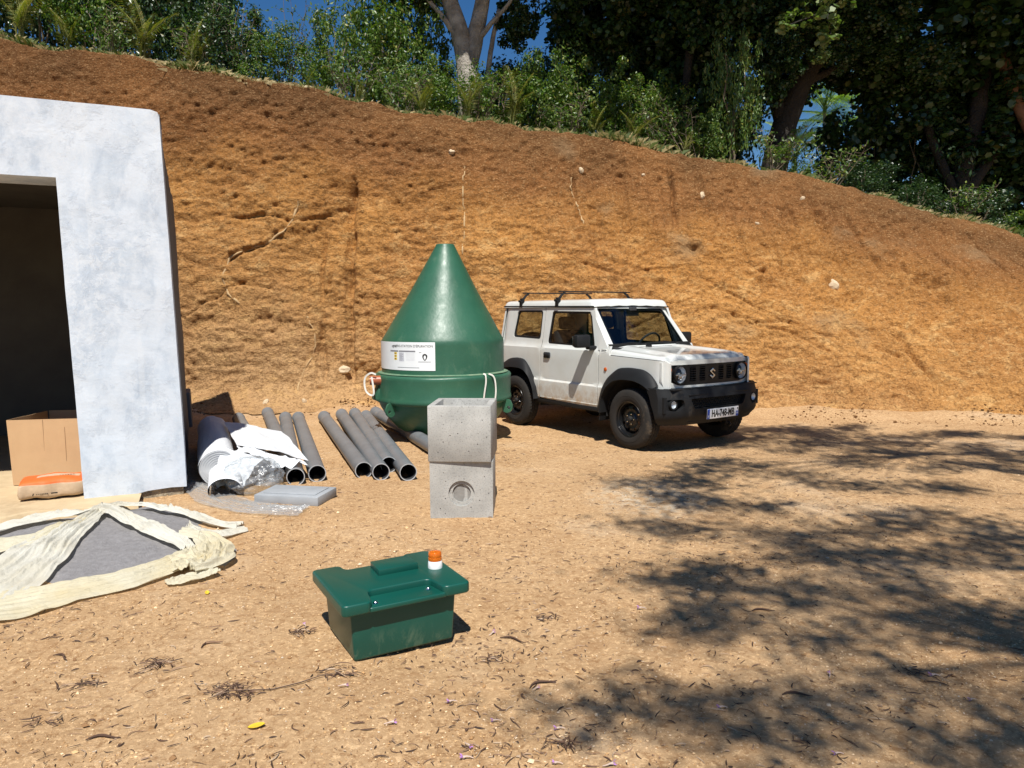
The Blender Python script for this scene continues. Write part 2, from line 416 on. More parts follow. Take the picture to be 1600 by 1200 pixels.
for xc in np.arange(1.2, 9.4, .27):                     # faint tooth marks of the digger bucket
    q = xc + .1 * math.sin(xc * 37); zc = float(zt(q))
    d += groove(q, zc - 1.7 - .4 * math.sin(q * 11), zc - .5 - .3 * math.cos(q * 7), .022, .055, .06 + .05 * max(0, q - 2))
d += .10 * sstep(-2.66, -2.60, BX) * (1 - sstep(-2.5, -1.2, BX)) * sstep(.4, 1.0, z0) * (1 - sstep(3.0, 3.6, z0))   # step beside the tall groove
for xc, zc, r, dep in ((5.25, 1.95, .16, -.16), (5.42, 1.72, .2, -.07), (6.62, 1.95, .2, -.17), (6.9, 1.98, .12, -.15), (6.5, 1.8, .2, .1), (6.85, 1.78, .22, .09), (6.2, 1.9, .1, -.1), (-3.95, 1.35, .28, -.07), (-4.3, 1.1, .2, -.06), (3.0, 2.55, .16, -.08), (4.1, 2.15, .07, -.09)):
    d += dep * np.exp(-(((BX - xc) / r) ** 2 + ((z0 - zc) / (r * .7)) ** 2) ** 1.5) * (1 + .5 * fbm(BX * 8, z0 * 8, 0, 2, 81))
def crack(pts, w, dep):
    w = w * .75                                 # root channels and cracks, wandering lines
    global d
    pts = np.array(pts)
    for (ax, az), (bx2, bz) in zip(pts[:-1], pts[1:]):
        px_, pz_ = BX - ax, z0 - az; ex, ez = bx2 - ax, bz - az; L2 = ex * ex + ez * ez
        t = np.clip((px_ * ex + pz_ * ez) / L2, 0, 1); wob = .05 * fbm(BX * 3, z0 * 3, 5, 2, 91)
        dd = np.hypot(px_ - t * ex, pz_ - t * ez + wob)
        d = d + dep * np.exp(-(dd / w) ** 2)
crack([(-3.55, 3.3), (-3.6, 3.0), (-4.1, 2.7), (-4.6, 2.55), (-4.7, 2.1), (-4.5, 1.75)], .03, .05)
crack([(-3.5, 3.28), (-4.1, 2.64), (-4.6, 2.47)], .03, -.07)
crack([(-5.3, 1.5), (-4.4, 2.05), (-3.9, 1.9)], .03, -.06)
crack([(-4.6, 3.1), (-4.1, 3.2), (-3.7, 3.1), (-3.0, 3.15)], .03, -.06)
crack([(3.7, 1.35), (4.3, 1.2), (4.9, .9), (5.2, .5)], .025, -.06)
crack([(5.2, 1.2), (5.9, .8), (6.1, .3)], .025, -.07)
crack([(3.2, 1.55), (3.9, 1.35), (4.4, 1.35), (5.0, 1.1)], .025, -.06)
crack([(1.2, 2.3), (1.9, 2.1), (2.8, 2.3)], .025, -.05)
wx = .35 * fbm(BX * 2, z0 * 2, 1, 3, 151); wz = .35 * fbm(BX * 2, z0 * 2, 5, 3, 152)
fmask = .45 + .75 * sstep(-.3, .4, fbm(BX * .7, z0 * .9, 3, 3, 153))
d += .024 * facets(BX * 2.3 + wx, z0 * 3.0 + wz, 160, 1.2) * fmask * (1 - .5 * rough_top) + .019 * facets(BX * 6.2 + wx * 2, z0 * 8.5 + wz * 2, 170, 1.3) * fmask
d += .010 * fbm(BX * 13, z0 * 1.6, 0, 3, 55) * sstep(.2, .5, SS)
for xc in (-2.15, -1.75, -1.3, -.62, -.2, .35, .8, 1.35, 1.75, 2.3, 3.3):
    zc = float(zt(xc)); d += groove(xc, zc - 2.9 - .5 * math.sin(xc * 9), zc - 1.0 - .4 * math.cos(xc * 5), .014, .03, .01 + .02 * xc)
d *= sstep(-.02, .10, SS) * (1 - .6 * sstep(.90, 1, SS))
edge = sstep(.94, 1.0, SS)
d = d * (1 - back * 1.2)
BYv = y0 + back - tal - d * np.cos(sl_ang)
BZv = z0 - .12 * back + d * np.sin(sl_ang) - edge * .03 * (1 + fbm(BX * 3, 0, 0, 3, 99)) + .05 * edge * fbm(BX * 1.3, 1, 0, 3, 97) + .03 * edge
m_bank, nt, b = new_mat('clay_bank')
at = N(nt, 'ShaderNodeAttribute', attribute_name='below_top')
tcv = nt.nodes.new('ShaderNodeTexCoord').outputs['Object']
nb = noise(nt, .9, 6, .6, tcv)
ma = N(nt, 'ShaderNodeMath', operation='MULTIPLY_ADD'); ma.inputs[1].default_value = 1.6; nt.links.new(nb, ma.inputs[0]); nt.links.new(at.outputs['Fac'], ma.inputs[2])
mh = N(nt, 'ShaderNodeMath', operation='DIVIDE'); mh.inputs[1].default_value = 6.0; nt.links.new(ma.outputs[0], mh.inputs[0])
lay = ramp(nt, mh.outputs[0], [(.17, (.145, .068, .026)), (.28, (.215, .092, .031)), (.38, (.34, .152, .042)), (.50, (.475, .222, .062)), (.70, (.48, .240, .078)), (.92, (.54, .325, .15))])
redn = ramp(nt, noise(nt, .7, 5, .6, tcv), [(.45, (0, 0, 0)), (.7, (.6,) * 3)])
lay = mixc(nt, redn, lay, (.31, .135, .044))
pal = ramp(nt, noise(nt, 3.3, 7, .7, tcv, .6, (1, 1, 1.8)), [(.52, (0, 0, 0)), (.68, (.75,) * 3)])
lay = mixc(nt, mixc(nt, 1.0, pal, ramp(nt, mh.outputs[0], [(.3, (0, 0, 0)), (.5, (1, 1, 1))]), 'MULTIPLY'), lay, (.66, .40, .16))
fn_ = ramp(nt, noise(nt, 17, 8, .75, tcv, .8), [(.40, (.85,) * 3), (.52, (0, 0, 0))])
lay = mixc(nt, fn_, lay, mixc(nt, .68, lay, (.11, .048, .014)))
chips = ramp(nt, noise(nt, 30, 7, .75, tcv, .6, (1, 1, 2.2)), [(.54, (0, 0, 0)), (.62, (.6,) * 3)])
lay = mixc(nt, chips, lay, mixc(nt, .55, lay, (.88, .60, .30)))
grm = ramp(nt, noise(nt, .8, 4, .5, tcv, 0, (1, 1, 1.2)), [(.60, (0, 0, 0)), (.72, (.5,) * 3)])
sx = N(nt, 'ShaderNodeSeparateXYZ'); nt.links.new(tcv, sx.inputs[0])
rx = ramp(nt, sx.outputs['X'], [(0, (0, 0, 0)), (1, (1, 1, 1))])
lay = mixc(nt, mixc(nt, 1.0, grm, rx, 'MULTIPLY'), lay, (.27, .20, .115))
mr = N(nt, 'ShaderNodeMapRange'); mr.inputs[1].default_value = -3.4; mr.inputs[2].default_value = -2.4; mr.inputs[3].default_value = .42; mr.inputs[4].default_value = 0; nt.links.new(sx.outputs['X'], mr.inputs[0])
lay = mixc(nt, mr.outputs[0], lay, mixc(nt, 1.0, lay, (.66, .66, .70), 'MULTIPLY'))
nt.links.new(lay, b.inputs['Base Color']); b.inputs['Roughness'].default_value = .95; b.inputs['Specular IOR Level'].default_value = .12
p = bump(nt, b, noise(nt, 11, 9, .72, tcv, .8, (1, 1, 1.7)), .9, .06)
vb = N(nt, 'ShaderNodeTexVoronoi'); vb.inputs['Scale'].default_value = 26; nt.links.new(tcv, vb.inputs[0])
p = bump(nt, b, vb.outputs['Distance'], .5, .018, p)
me = fastmesh('hillside', np.stack([BX, BYv, BZv], -1), grid_faces(len(bx_), ns), True)
a_ = me.attributes.new('below_top', 'FLOAT', 'POINT'); a_.data.foreach_set('value', (zt(BX) - z0).astype(np.float32).ravel())
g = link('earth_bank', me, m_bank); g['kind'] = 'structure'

# hilltop behind the edge
hx = dense(-11, 12, .12, -90, 90, 14); hy = np.linspace(0, 1, 60) ** 2 * 70
HX, HV = np.meshgrid(hx, hy, indexing='ij')
rim_z = BZv[:, ns - 6]; rim_y = BYv[:, ns - 6]
def ry(x): return np.interp(x, bx_, rim_y)
def hill_z(x, y):
    k = y - ry(x); t_ = sstep(0, .9, k)
    return (np.interp(x, bx_, rim_z) + .05 * k) * (1 - t_) + t_ * hill_b(x, y)
def hill_b(x, y):
    k = y - yt(x)
    return zt(x) + .02 + np.minimum(k, 25) * np.interp(x, [-12, -4, 2, 8], [.10, .06, .0, -.03]) + .06 * fbm(x * .8, y * .8, 0, 3, 111) * sstep(0, .6, k) + .03 * fbm(x * 4, y * 4, 0, 2, 112)
HY = ry(HX) + .06 + HV
HZ = hill_z(HX, HY) - .10 * np.exp(-HV / .12) - (HV < .01) * .12
m_top = pm('dry_verge', (.20, .15, .06), (.10, .10, .035), .95, 0, 3, 40, .8, .03, dirt=((.24, .14, .06), 1.5, .5))
g = link('hilltop', fastmesh('hilltop', np.stack([HX, HY, HZ], -1), grid_faces(len(hx), len(hy)), True), m_top); g['kind'] = 'structure'

# stones showing in the bank
m_stone = pm('pale_stone', (.62, .50, .34), (.45, .33, .2), .9, 0, 14, 60, .5, .004)
def stone_mesh(name, seed, sub=2):
    bm = bmesh.new(); bmesh.ops.create_icosphere(bm, subdivisions=sub, radius=1)
    co = np.array([v.co for v in bm.verts]); k = 1 + .30 * vnoise(co[:, 0] * 1.3, co[:, 1] * 1.3, co[:, 2] * 1.3, seed) + .12 * vnoise(co[:, 0] * 4, co[:, 1] * 4, co[:, 2] * 4, seed + 1)
    for v, q in zip(bm.verts, k): v.co *= q
    me = bpy.data.meshes.new(name); bm.to_mesh(me); bm.free(); me.materials.append(m_stone); return me
def bank_pt(x, z):
    i = int(np.argmin(np.abs(bx_ - x))); j = int(np.argmin(np.abs(BZv[i] - z))); return Vector((BX[i, j], BYv[i, j], BZv[i, j]))
SM = [stone_mesh('stone', s) for s in (1, 5, 9)]
SP = [(-2.78, .62, .11, 'largest pale stone at the foot of the bank, left of the green tank'), (-3.92, .12, .07, 'small pale stone low in the bank above the grey pipes'),
      (-3.32, .14, .06, 'small pale stone at the foot of the bank midway between pipes and tank'), (-.99, 4.22, .075, 'pale stone in dark topsoil high above the cone tip'),
      (1.2, 3.93, .06, 'pale round stone in the topsoil above the car roof'), (3.25, 3.5, .085, 'pale broken stone in the bank right of the car, upper slope'),
      (2.28, 3.86, .05, 'small white stone near the dark root streaks above the car'), (5.02, 3.45, .06, 'whitish stone near the rim on the right slope'),
      (5.25, 1.93, .13, 'tan boulder sitting in a hollow of the right bank'), (4.15, 3.0, .05, 'tiny pale stone below the rim, right of the broken one')]
for i, (x, z, r, lab) in enumerate(SP):
    o = link('stone', SM[i % 3], None, None, bank_pt(x, z) + Vector((0, .01, 0))); o.scale = (r, r * .7, r * .62); o.rotation_euler = (i, i * 2.1, i * .7)
    tag(o, lab, 'stone', 'stones showing in the earth bank')
m_root = pm('pale_root', (.50, .35, .18), (.36, .22, .10), .9, 0, 9)
for pts, r_, lab in (([(-3.5, 3.4), (-3.58, 3.05), (-3.85, 2.8), (-4.2, 2.62), (-4.62, 2.5), (-4.72, 2.2), (-4.66, 1.9), (-4.45, 1.7)], .022, 'long pale root channel curving down the bank left of the tall groove'),
                     ([(-3.35, 1.5), (-3.2, 1.2), (-3.25, .9), (-3.42, .6), (-3.48, .3)], .016, 'pale crooked root low in the bank above the grey pipes'),
                     ([(-.78, 4.0), (-.80, 3.5), (-.77, 3.0), (-.80, 2.5)], .016, 'pale straight root line rising above the cone tip'), ([(1.05, 3.9), (1.0, 3.6), (1.12, 3.3), (1.2, 3.0)], .014, 'pale thin root in the upper bank above the car roof')):
    P = spline_pts(pts, 30); q = MB(); q.tube([bank_pt(x, z) + Vector((0, .006 + .010 * math.sin(i * 1.3), 0)) for i, (x, z) in enumerate(P)], [r_ * (.4 + .6 * abs(math.sin(i * .37 + 1))) for i in range(30)], 6, cap=False)
    tag(q.build('root', m_root, None, 0), lab, 'root')
# crumbs of soil and small stone lying along the foot and sticking out of the face
def crumbs(name, P, R, m, seed=0):
    tv = np.array([(1, 0, 0), (-1, 0, 0), (0, 1, 0), (0, -1, 0), (0, 0, 1), (0, 0, -1)], float)
    tf = np.array([(0, 2, 4), (2, 1, 4), (1, 3, 4), (3, 0, 4), (2, 0, 5), (1, 2, 5), (3, 1, 5), (0, 3, 5)])
    r = np.random.default_rng(seed); n = len(P)
    sc3 = R[:, None] * r.uniform(.55, 1.2, (n, 3)); sc3[:, 2] *= .7
    A = r.uniform(0, 6.28, n); c, s = np.cos(A), np.sin(A)
    V = tv[None] * sc3[:, None, :] + r.normal(0, .12, (n, 6, 3)) * R[:, None, None]
    X = V[..., 0] * c[:, None] - V[..., 1] * s[:, None]; Y = V[..., 0] * s[:, None] + V[..., 1] * c[:, None]
    V = np.stack([X, Y, V[..., 2]], -1) + P[:, None, :]
    F = tf[None] + (np.arange(n) * 6)[:, None, None]
    return link(name, fastmesh(name, V.reshape(-1, 3), F.reshape(-1, 3)), m)
m_grav, nt, b = new_mat('gravel_grit')
ge = N(nt, 'ShaderNodeNewGeometry')
cc = ramp(nt, ge.outputs['Random Per Island'], [(0, (.20, .105, .05)), (.35, (.46, .27, .12)), (.65, (.64, .42, .21)), (.9, (.80, .60, .38)), (1, (.50, .42, .33))])
nt.links.new(cc, b.inputs['Base Color']); b.inputs['Roughness'].default_value = .9; b.inputs['Specular IOR Level'].default_value = .2
n = 90000
yy = 1.6 + (rng.random(n) ** 1.7) * 10.2; xx = (rng.random(n) * 2 - 1) * (yy * .75 + .5)
keep = (fbm(xx * 1.3, yy * 1.3, 0, 3, 222) > rng.uniform(-.9, .7, n)); xx, yy = xx[keep], yy[keep]
R = .002 + .0045 * rng.random(len(xx)) ** 2.2 + (rng.random(len(xx)) > .988) * .007 + (rng.random(len(xx)) > .9985) * .010
g = crumbs('gravel', np.stack([xx, yy, ground_z(xx, yy) + R * .3], -1), R, m_grav, 2)
tag(g, 'fine pale gravel and grit strewn over the sandy yard', 'gravel', kind='stuff')
n = 5200
xx = rng.uniform(-6, 9, n); k = np.abs(rng.normal(0, .42, n)); yy = yb(xx) - .12 - k
keep = fbm(xx * 1.2, yy * 2, 0, 3, 231) > rng.uniform(-.3, .8, n); xx, yy, k = xx[keep], yy[keep], k[keep]; n = len(xx)
R = .005 + .024 * rng.random(n) ** 5
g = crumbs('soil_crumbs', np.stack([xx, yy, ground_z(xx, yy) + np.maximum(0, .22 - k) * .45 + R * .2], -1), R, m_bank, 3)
tag(g, 'loose soil clods scattered along the foot of the bank', 'soil', kind='stuff')

# ================================================================ CAR (x forward, y left, z up, origin under the front axle)
m_paint, nt, b = new_mat('white_car_paint')
b.inputs['Base Color'].default_value = (.60, .61, .585, 1); b.inputs['Roughness'].default_value = .42
b.inputs['Coat Weight'].default_value = .8; b.inputs['Coat Roughness'].default_value = .05
dz = noise(nt, 2.5, 6, .65); dc = ramp(nt, dz, [(.42, (.62, .635, .61)), (.75, (.56, .555, .51))]); sxx = N(nt, 'ShaderNodeSeparateXYZ'); nt.links.new(nt.nodes.new('ShaderNodeTexCoord').outputs['Object'], sxx.inputs[0]); dl = ramp(nt, sxx.outputs['Z'], [(.42, (.9,) * 3), (.75, (0, 0, 0))]); dl = mixc(nt, 1.0, dl, ramp(nt, noise(nt, 9, 7, .75), [(.42, (.1,) * 3), (.62, (1, 1, 1))]), 'MULTIPLY'); nt.links.new(mixc(nt, dl, dc, (.42, .29, .17)), b.inputs['Base Color'])
m_plast = pm('black_plastic', (.011, .012, .013), (.008, .008, .009), .62, 0, 4, 250, .15, .001, spec=.28, dirt=((.07, .055, .04), 3, .62))
m_black = pm('satin_black', (.006, .006, .007), (.004, .004, .005), .42, spec=.3)
m_dark = pm('underbody', (.008, .008, .008), (.012, .011, .01), .8)
m_rubber = pm('tyre_rubber', (.020, .019, .018), (.030, .026, .022), .85, 0, 7, 120, .3, .002, spec=.25, dirt=((.10, .075, .05), 4, .58))
m_steel = pm('black_steel_rim', (.012, .012, .013), (.01, .01, .01), .28, .3)
m_reflector = pm('lamp_reflector', (.86, .88, .90), (.72, .75, .78), .38, .55, 40)
m_chrome = pm('chrome', (.75, .76, .78), (.65, .66, .68), .12, 1.0)
m_silver = pm('silver_badge', (.55, .56, .58), (.5, .5, .52), .25, .9)
m_seat = pm('seat_fabric', (.03, .03, .034), (.02, .02, .022), .9, 0, 30)
m_dash = pm('dashboard', (.035, .036, .04), (.03, .03, .033), .6)
m_white = pm('white_plate', (.75, .76, .76), (.70, .71, .72), .35)
m_blueband = pm('blue_plate_band', (.02, .07, .38), (.018, .06, .33), .35)
m_orange = pm('amber_lens', (.50, .10, .01), (.40, .075, .008), .15, coat=.6)
m_red = pm('red_lens', (.40, .012, .01), (.32, .01, .01), .15, coat=.6)
def glass_mat(name, tint, gl=.5, rough=.02):
    m, nt, b = new_mat(name); nt.nodes.remove(b); out = [n for n in nt.nodes if n.type == 'OUTPUT_MATERIAL'][0]
    t = N(nt, 'ShaderNodeBsdfTransparent'); t.inputs[0].default_value = (*tint, 1)
    g_ = N(nt, 'ShaderNodeBsdfGlossy'); g_.inputs['Roughness'].default_value = rough; g_.inputs[0].default_value = (.9, .95, 1, 1)
    lw = N(nt, 'ShaderNodeLayerWeight'); lw.inputs[0].default_value = .5; pw = N(nt, 'ShaderNodeMath', operation='POWER'); pw.inputs[1].default_value = 4.0; nt.links.new(lw.outputs['Facing'], pw.inputs[0]); f = N(nt, 'ShaderNodeMath', operation='MULTIPLY_ADD'); f.inputs[1].default_value = .9; f.inputs[2].default_value = .045; nt.links.new(pw.outputs[0], f.inputs[0])
    mx = N(nt, 'ShaderNodeMixShader'); nt.links.new(f.outputs[0], mx.inputs[0]); nt.links.new(t.outputs[0], mx.inputs[1]); nt.links.new(g_.outputs[0], mx.inputs[2]); nt.links.new(mx.outputs[0], out.inputs[0])
    return m
m_glass = glass_mat('window_glass', (.58, .64, .64))
m_privacy = glass_mat('tinted_glass', (.62, .66, .64))
m_lens = glass_mat('clear_lens', (.9, .92, .93))

car = empty('car', (1.964, 8.662, 0), -0.970)
tag(car, 'white boxy off-road car with black arches and roof bars, parked by the bank', 'car')
ZW = [.30, .42, .60, .650, .672, 1.00, 1.075, 1.112, 1.14, 1.60, 1.66]
WW = [.715, .744, .752, .750, .727, .731, .726, .698, .692, .625, .61]
def W(x, z):
    w = float(np.interp(z, ZW, WW))
    if x > -.40 and z > .97: w = min(w, .730 - .0 * (z - .97))
    if x > .34: w -= .07 * ((x - .34) / .16) ** 2
    if x < -2.60: w -= .06 * ((-2.60 - x) / .14) ** 2
    return w
def body_side(name, out, holes, m, sd, parent, d=.05, t=.03, off=0.0, ang=30):
    f = lambda x, z: (x, sd * (W(x, z) + off), z)
    return panel(name, out, holes, f, m, parent, d, t, lambda x, z: (0, -sd, 0), flip=(sd > 0), ang=ang, rows=(.650, .672, 1.075, 1.112) if d < .055 else ())
def arch(cx, r0, zt_, n=14):
    """wheel opening, squared-off like the real arches; left to right"""
    return [(cx - r0 - .02, .40), (cx - r0 + .01, .55), (cx - r0 + .09, .68), (cx - r0 + .20, .765), (cx - .12, zt_), (cx + .12, zt_), (cx + r0 - .20, .765), (cx + r0 - .09, .68), (cx + r0 - .01, .55), (cx + r0 + .02, .40)]
FA = arch(-.01, .45, .79); RA = arch(-2.25, .45, .79)
body = empty('body_shell', parent=car)
for sd in (-1, 1):
    # front wing
    o = body_side('front_wing', [(-.583, .40)] + FA[0:1] + FA[1:] + [(.46, .42), (.485, .60), (.49, .715), (.49, .985), (.46, 1.008), (-.40, 1.035), (-.42, 1.14), (-.583, 1.14)], [], m_paint, sd, body)
    # rear quarter with pillars
    qw = rpoly([(-1.80, 1.185), (-1.805, 1.565), (-2.38, 1.565), (-2.44, 1.20)], .05)
    o = body_side('rear_quarter', [(-1.757, .40), (-1.757, 1.62), (-2.70, 1.62), (-2.745, 1.14), (-2.74, .45)] + [(-2.71, .45)] + RA, [qw], m_paint, sd, body)
    body_side('window_gasket', qw, [rpoly([(-1.83, 1.215), (-1.835, 1.54), (-2.365, 1.54), (-2.415, 1.225)], .05)], m_plast, sd, body, .06, .02, -.008)
    body_side('side_glass', rpoly([(-1.82, 1.205), (-1.825, 1.55), (-2.37, 1.55), (-2.42, 1.215)], .05), [], m_privacy, sd, body, .1, .004, -.014)
    # fuel flap / seam lines
    for out in ([(-1.90, .92), (-1.90, 1.05), (-2.02, 1.05), (-2.02, .92)],) if sd == 1 else ():
        body_side('fuel_flap', rpoly(out, .02), [], m_paint, sd, body, .04, .004, .003)
    # door
    dr = empty('door', parent=car)
    dout = [(-.597, .40), (-.597, 1.04), (-.615, 1.10), (-.775, 1.590), (-1.742, 1.600), (-1.742, .455), (-1.70, .42)]
    dwin = rpoly([(-.69, 1.115), (-.825, 1.545), (-1.60, 1.555), (-1.635, 1.135)], .04)
    body_side('door_skin', dout, [dwin], m_paint, sd, dr, .05, .035, .001)
    body_side('window_frame', dwin, [rpoly([(-.735, 1.135), (-.85, 1.52), (-1.575, 1.528), (-1.605, 1.155)], .04)], m_black, sd, dr, .06, .02, -.006)
    body_side('door_glass', [(-.72, 1.125), (-.84, 1.53), (-1.585, 1.54), (-1.615, 1.145)], [], m_glass, sd, dr, .1, .004, -.016)
    q = MB(); q.box((-1.59, sd * .738, .985), (.13, .02, .075), .02); q.build('handle_recess', m_dash, dr)
    q = MB(); q.box((-1.585, sd * .752, .985), (.11, .022, .036), .012); q.tube([(-1.64, sd * .74, .962), (-1.64, sd * .752, .962)], .011, 10); q.build('door_handle', m_plast, dr)
    # black sill
    sb = MB(); sb.box((-1.19, sd * .705, .385), (1.35, .075, .075), .02); sb.build('sill', m_plast, car)
    sb = MB(); sb.box((-1.19, sd * .744, .433), (1.20, .012, .012), .004); sb.build('sill_moulding', m_paint, dr)
    # wheel arch flares
    for cx, A in ((-.01, FA), (-2.25, RA)):
        fr = cx > -1
        ins = resample(rpoly(A, .09, 6)[6:-6] if False else A, .05, False)
        if fr: outp = [(-.575, .375), (-.555, .50), (-.50, .66), (-.40, .79), (-.23, .90), (-.05, .915), (.17, .905), (.28, .86), (.355, .79), (.385, .745), (.39, .735)]
        else: outp = [(-2.775, .46), (-2.74, .60), (-2.70, .76), (-2.62, .87), (-2.44, .955), (-2.25, .97), (-2.10, .955), (-1.99, .86), (-1.89, .72), (-1.81, .56), (-1.765, .45)]
        if not fr: outp = [(x, z - .045) for x, z in outp]
        if fr: ins = resample([(-.475, .36), (-.45, .53), (-.36, .67), (-.25, .745), (-.11, .775), (.09, .775), (.22, .745), (.31, .70), (.34, .69)], .05, False)
        n = 40
        def rs(P, n):
            P = np.array(P); L = np.r_[0, np.cumsum(np.hypot(*np.diff(P, axis=0).T))]; t = np.linspace(0, L[-1], n)
            return np.stack([np.interp(t, L, P[:, 0]), np.interp(t, L, P[:, 1])], 1)
        I = rs(ins, n); O = rs(outp, n)
        for _ in range(2):
            for P in (I, O): P[1:-1] = P[1:-1] * .5 + (P[:-2] + P[2:]) * .25
        rows = [(0, .0, None), (.02, .018, None), (.12, .04, None), (.45, .066, None), (.80, .086, None), (.96, .094, None), (1.0, .086, None), (1.0, .0, .60)]
        V = []
        for i in range(n):
            for t, off, ab in rows:
                p = O[i] * (1 - t) + I[i] * t
                y = (W(float(np.clip(p[0], -2.6, .34)), float(p[1])) * 0 + .727 + off) if ab is None else ab
                V.append((p[0], sd * y, p[1]))
        q = MB(); F = grid_faces(n, len(rows)); F = F if sd < 0 else F[:, ::-1]
        q.add(V, [tuple(f) for f in F.tolist()], 0, True)
        q.build('arch_flare', m_plast, car, 40)
        # wheel well
        q = MB(); V = []
        W2 = circ(cx, .34, .47, .46, 20, 184, -4)
        for x, z in W2: V += [(x, sd * .70, z), (x, sd * .30, z)]
        q.add(V, [tuple(f) for f in grid_faces(20, 2).tolist()]); q.add([(x, sd * .30, z) for x, z in W2], [tuple(range(20))])
        q.build('wheel_well', m_dark, car)
    # mud flap behind the front wheel
    q = MB(); q.box((-.50, sd * .68, .40), (.02, .20, .28), .006, rot=(0, .12, 0)); q.build('mud_flap', m_plast, car)
for sd in (-1, 1):   # shut lines
    for xs in ((-.590, .41, 1.03), (-1.7495, .44, 1.10)):
        q = MB(); q.tube([(xs[0], sd * (W(-1, z) - .012), z) for z in np.linspace(xs[1], xs[2], 12)], .0085, 6); q.build('shut_line', m_dark, car)
    q = MB(); q.tube([(-1.7495 , sd * (W(-1, z) - .012), z) for z in np.linspace(1.10, 1.59, 6)], .0085, 6); q.build('shut_line', m_dark, car)
    q = MB(); q.tube([(x, sd * (W(x, 1.03) - .010), 1.033 - .028 * max(0, (x + .38) / .84)) for x in np.linspace(-.38, .44, 12)], .009, 6); q.build('shut_line', m_dark, car)
# bonnet
def hood_z(x, y):
    a = abs(y); t = (x + .40) / .88
    z = 1.118 - .055 * t
    z -= .014 * sstep(.53, .60, a); z -= .028 * sstep(.655, .72, a) ** 1.5 + .050 * sstep(.70, .728, a)
    z += .016 * (sstep(.30 + .12 * t, .345 + .12 * t, a) - sstep(.44 + .06 * t, .53 + .02 * t, a)) * (1 - sstep(.75, 1.0, t) * .7)
    z -= .10 * max(0, (t - .93) / .07) ** 2 * .45
    return float(z)
hx_ = list(np.linspace(-.40, .38, 22)) + [.42, .45, .468, .48]
hy_ = np.unique(np.r_[np.linspace(-.728, -.64, 10), np.linspace(-.64, .64, 40), np.linspace(.64, .728, 10)])
V = []
for x in hx_:
    for y in hy_:
        t = abs(y) / .728
        V.append((x - .07 * t ** 3 * max(0, (x + .1) / .58), y * (1 - .02 * max(0, (x - .3) / .18)), hood_z(x, y)))
q = MB(); nh = len(hx_); nw = len(hy_); q.add(V, [tuple(f) for f in grid_faces(nh, nw).tolist()], 0, True)
bb = len(q.v); ring = [(nh - 1) * nw + j for j in range(nw)]; V2 = [(V[i][0] - .005, V[i][1], V[i][2] - .02) for i in ring]
q.add([V[i] for i in ring] + V2, [(j, j + nw, j + nw + 1, j + 1) for j in range(nw - 1)], 0, True)
for jj in (0, nw - 1):
    e = [i * nw + jj for i in range(nh)]; V2 = [(V[i][0], V[i][1] * .99, V[i][2] - .02) for i in e]
    q.add([V[i] for i in e] + V2, [(j, j + 1, j + nh + 1, j + nh) for j in range(nh - 1)], 0, True)
hood = q.build('bonnet', m_paint, car, 40)
# cowl vents beside the bonnet
for sd in (-1, 1):
    q = MB()
    for k in range(3): q.box((-.50, sd * .722, 1.055 + k * .022), (.085, .012, .010), .003)
    q.build('cowl_vent', m_paint, car)
q = MB(); q.box((-.43, 0, 1.10), (.12, 1.30, .03), .01); q.build('cowl', m_plast, car)
# front panel
def fx(y, z): return .515 - .075 * (abs(y) / .70) ** 2.6 - .05 * max(0, z - .93) ** 1.0
fo = [(-.722, .99), (-.725, .79), (-.70, .725), (-.50, .70), (.50, .70), (.70, .725), (.725, .79), (.722, .99), (.5, 1.013), (-.5, 1.013)]
gh = rpoly([(-.665, .962), (-.672, .80), (-.51, .735), (.51, .735), (.672, .80), (.665, .962)], .035)
panel('grille_surround', fo, [gh], lambda y, z: (fx(y, z), y, z), m_paint, car, .05, .03, lambda y, z: (-1, 0, 0), flip=False)
slots = []
for yc in (-.30, -.155, .155, .30): slots.append(rpoly([(yc - .045, .775), (yc - .045, .935), (yc + .045, .935), (yc + .045, .775)], .012, 2))
gr = panel('grille', gh, slots + [circ(-.505, .855, .098), circ(.505, .855, .098)], lambda y, z: (fx(y, z) - .012, y, z), m_black, car, .05, .05, lambda y, z: (-1, 0, 0))
q = MB(); q.box((.44, 0, .85), (.03, 1.25, .24)); q.build('grille_backing', m_dark, gr)
for yc in (-.30, -.155, .155, .30):
    for k in range(6):
        q = MB(); q.box((.487, yc, .79 + k * .026), (.03, .09, .009), .002); q.build('louvre', m_black, gr)
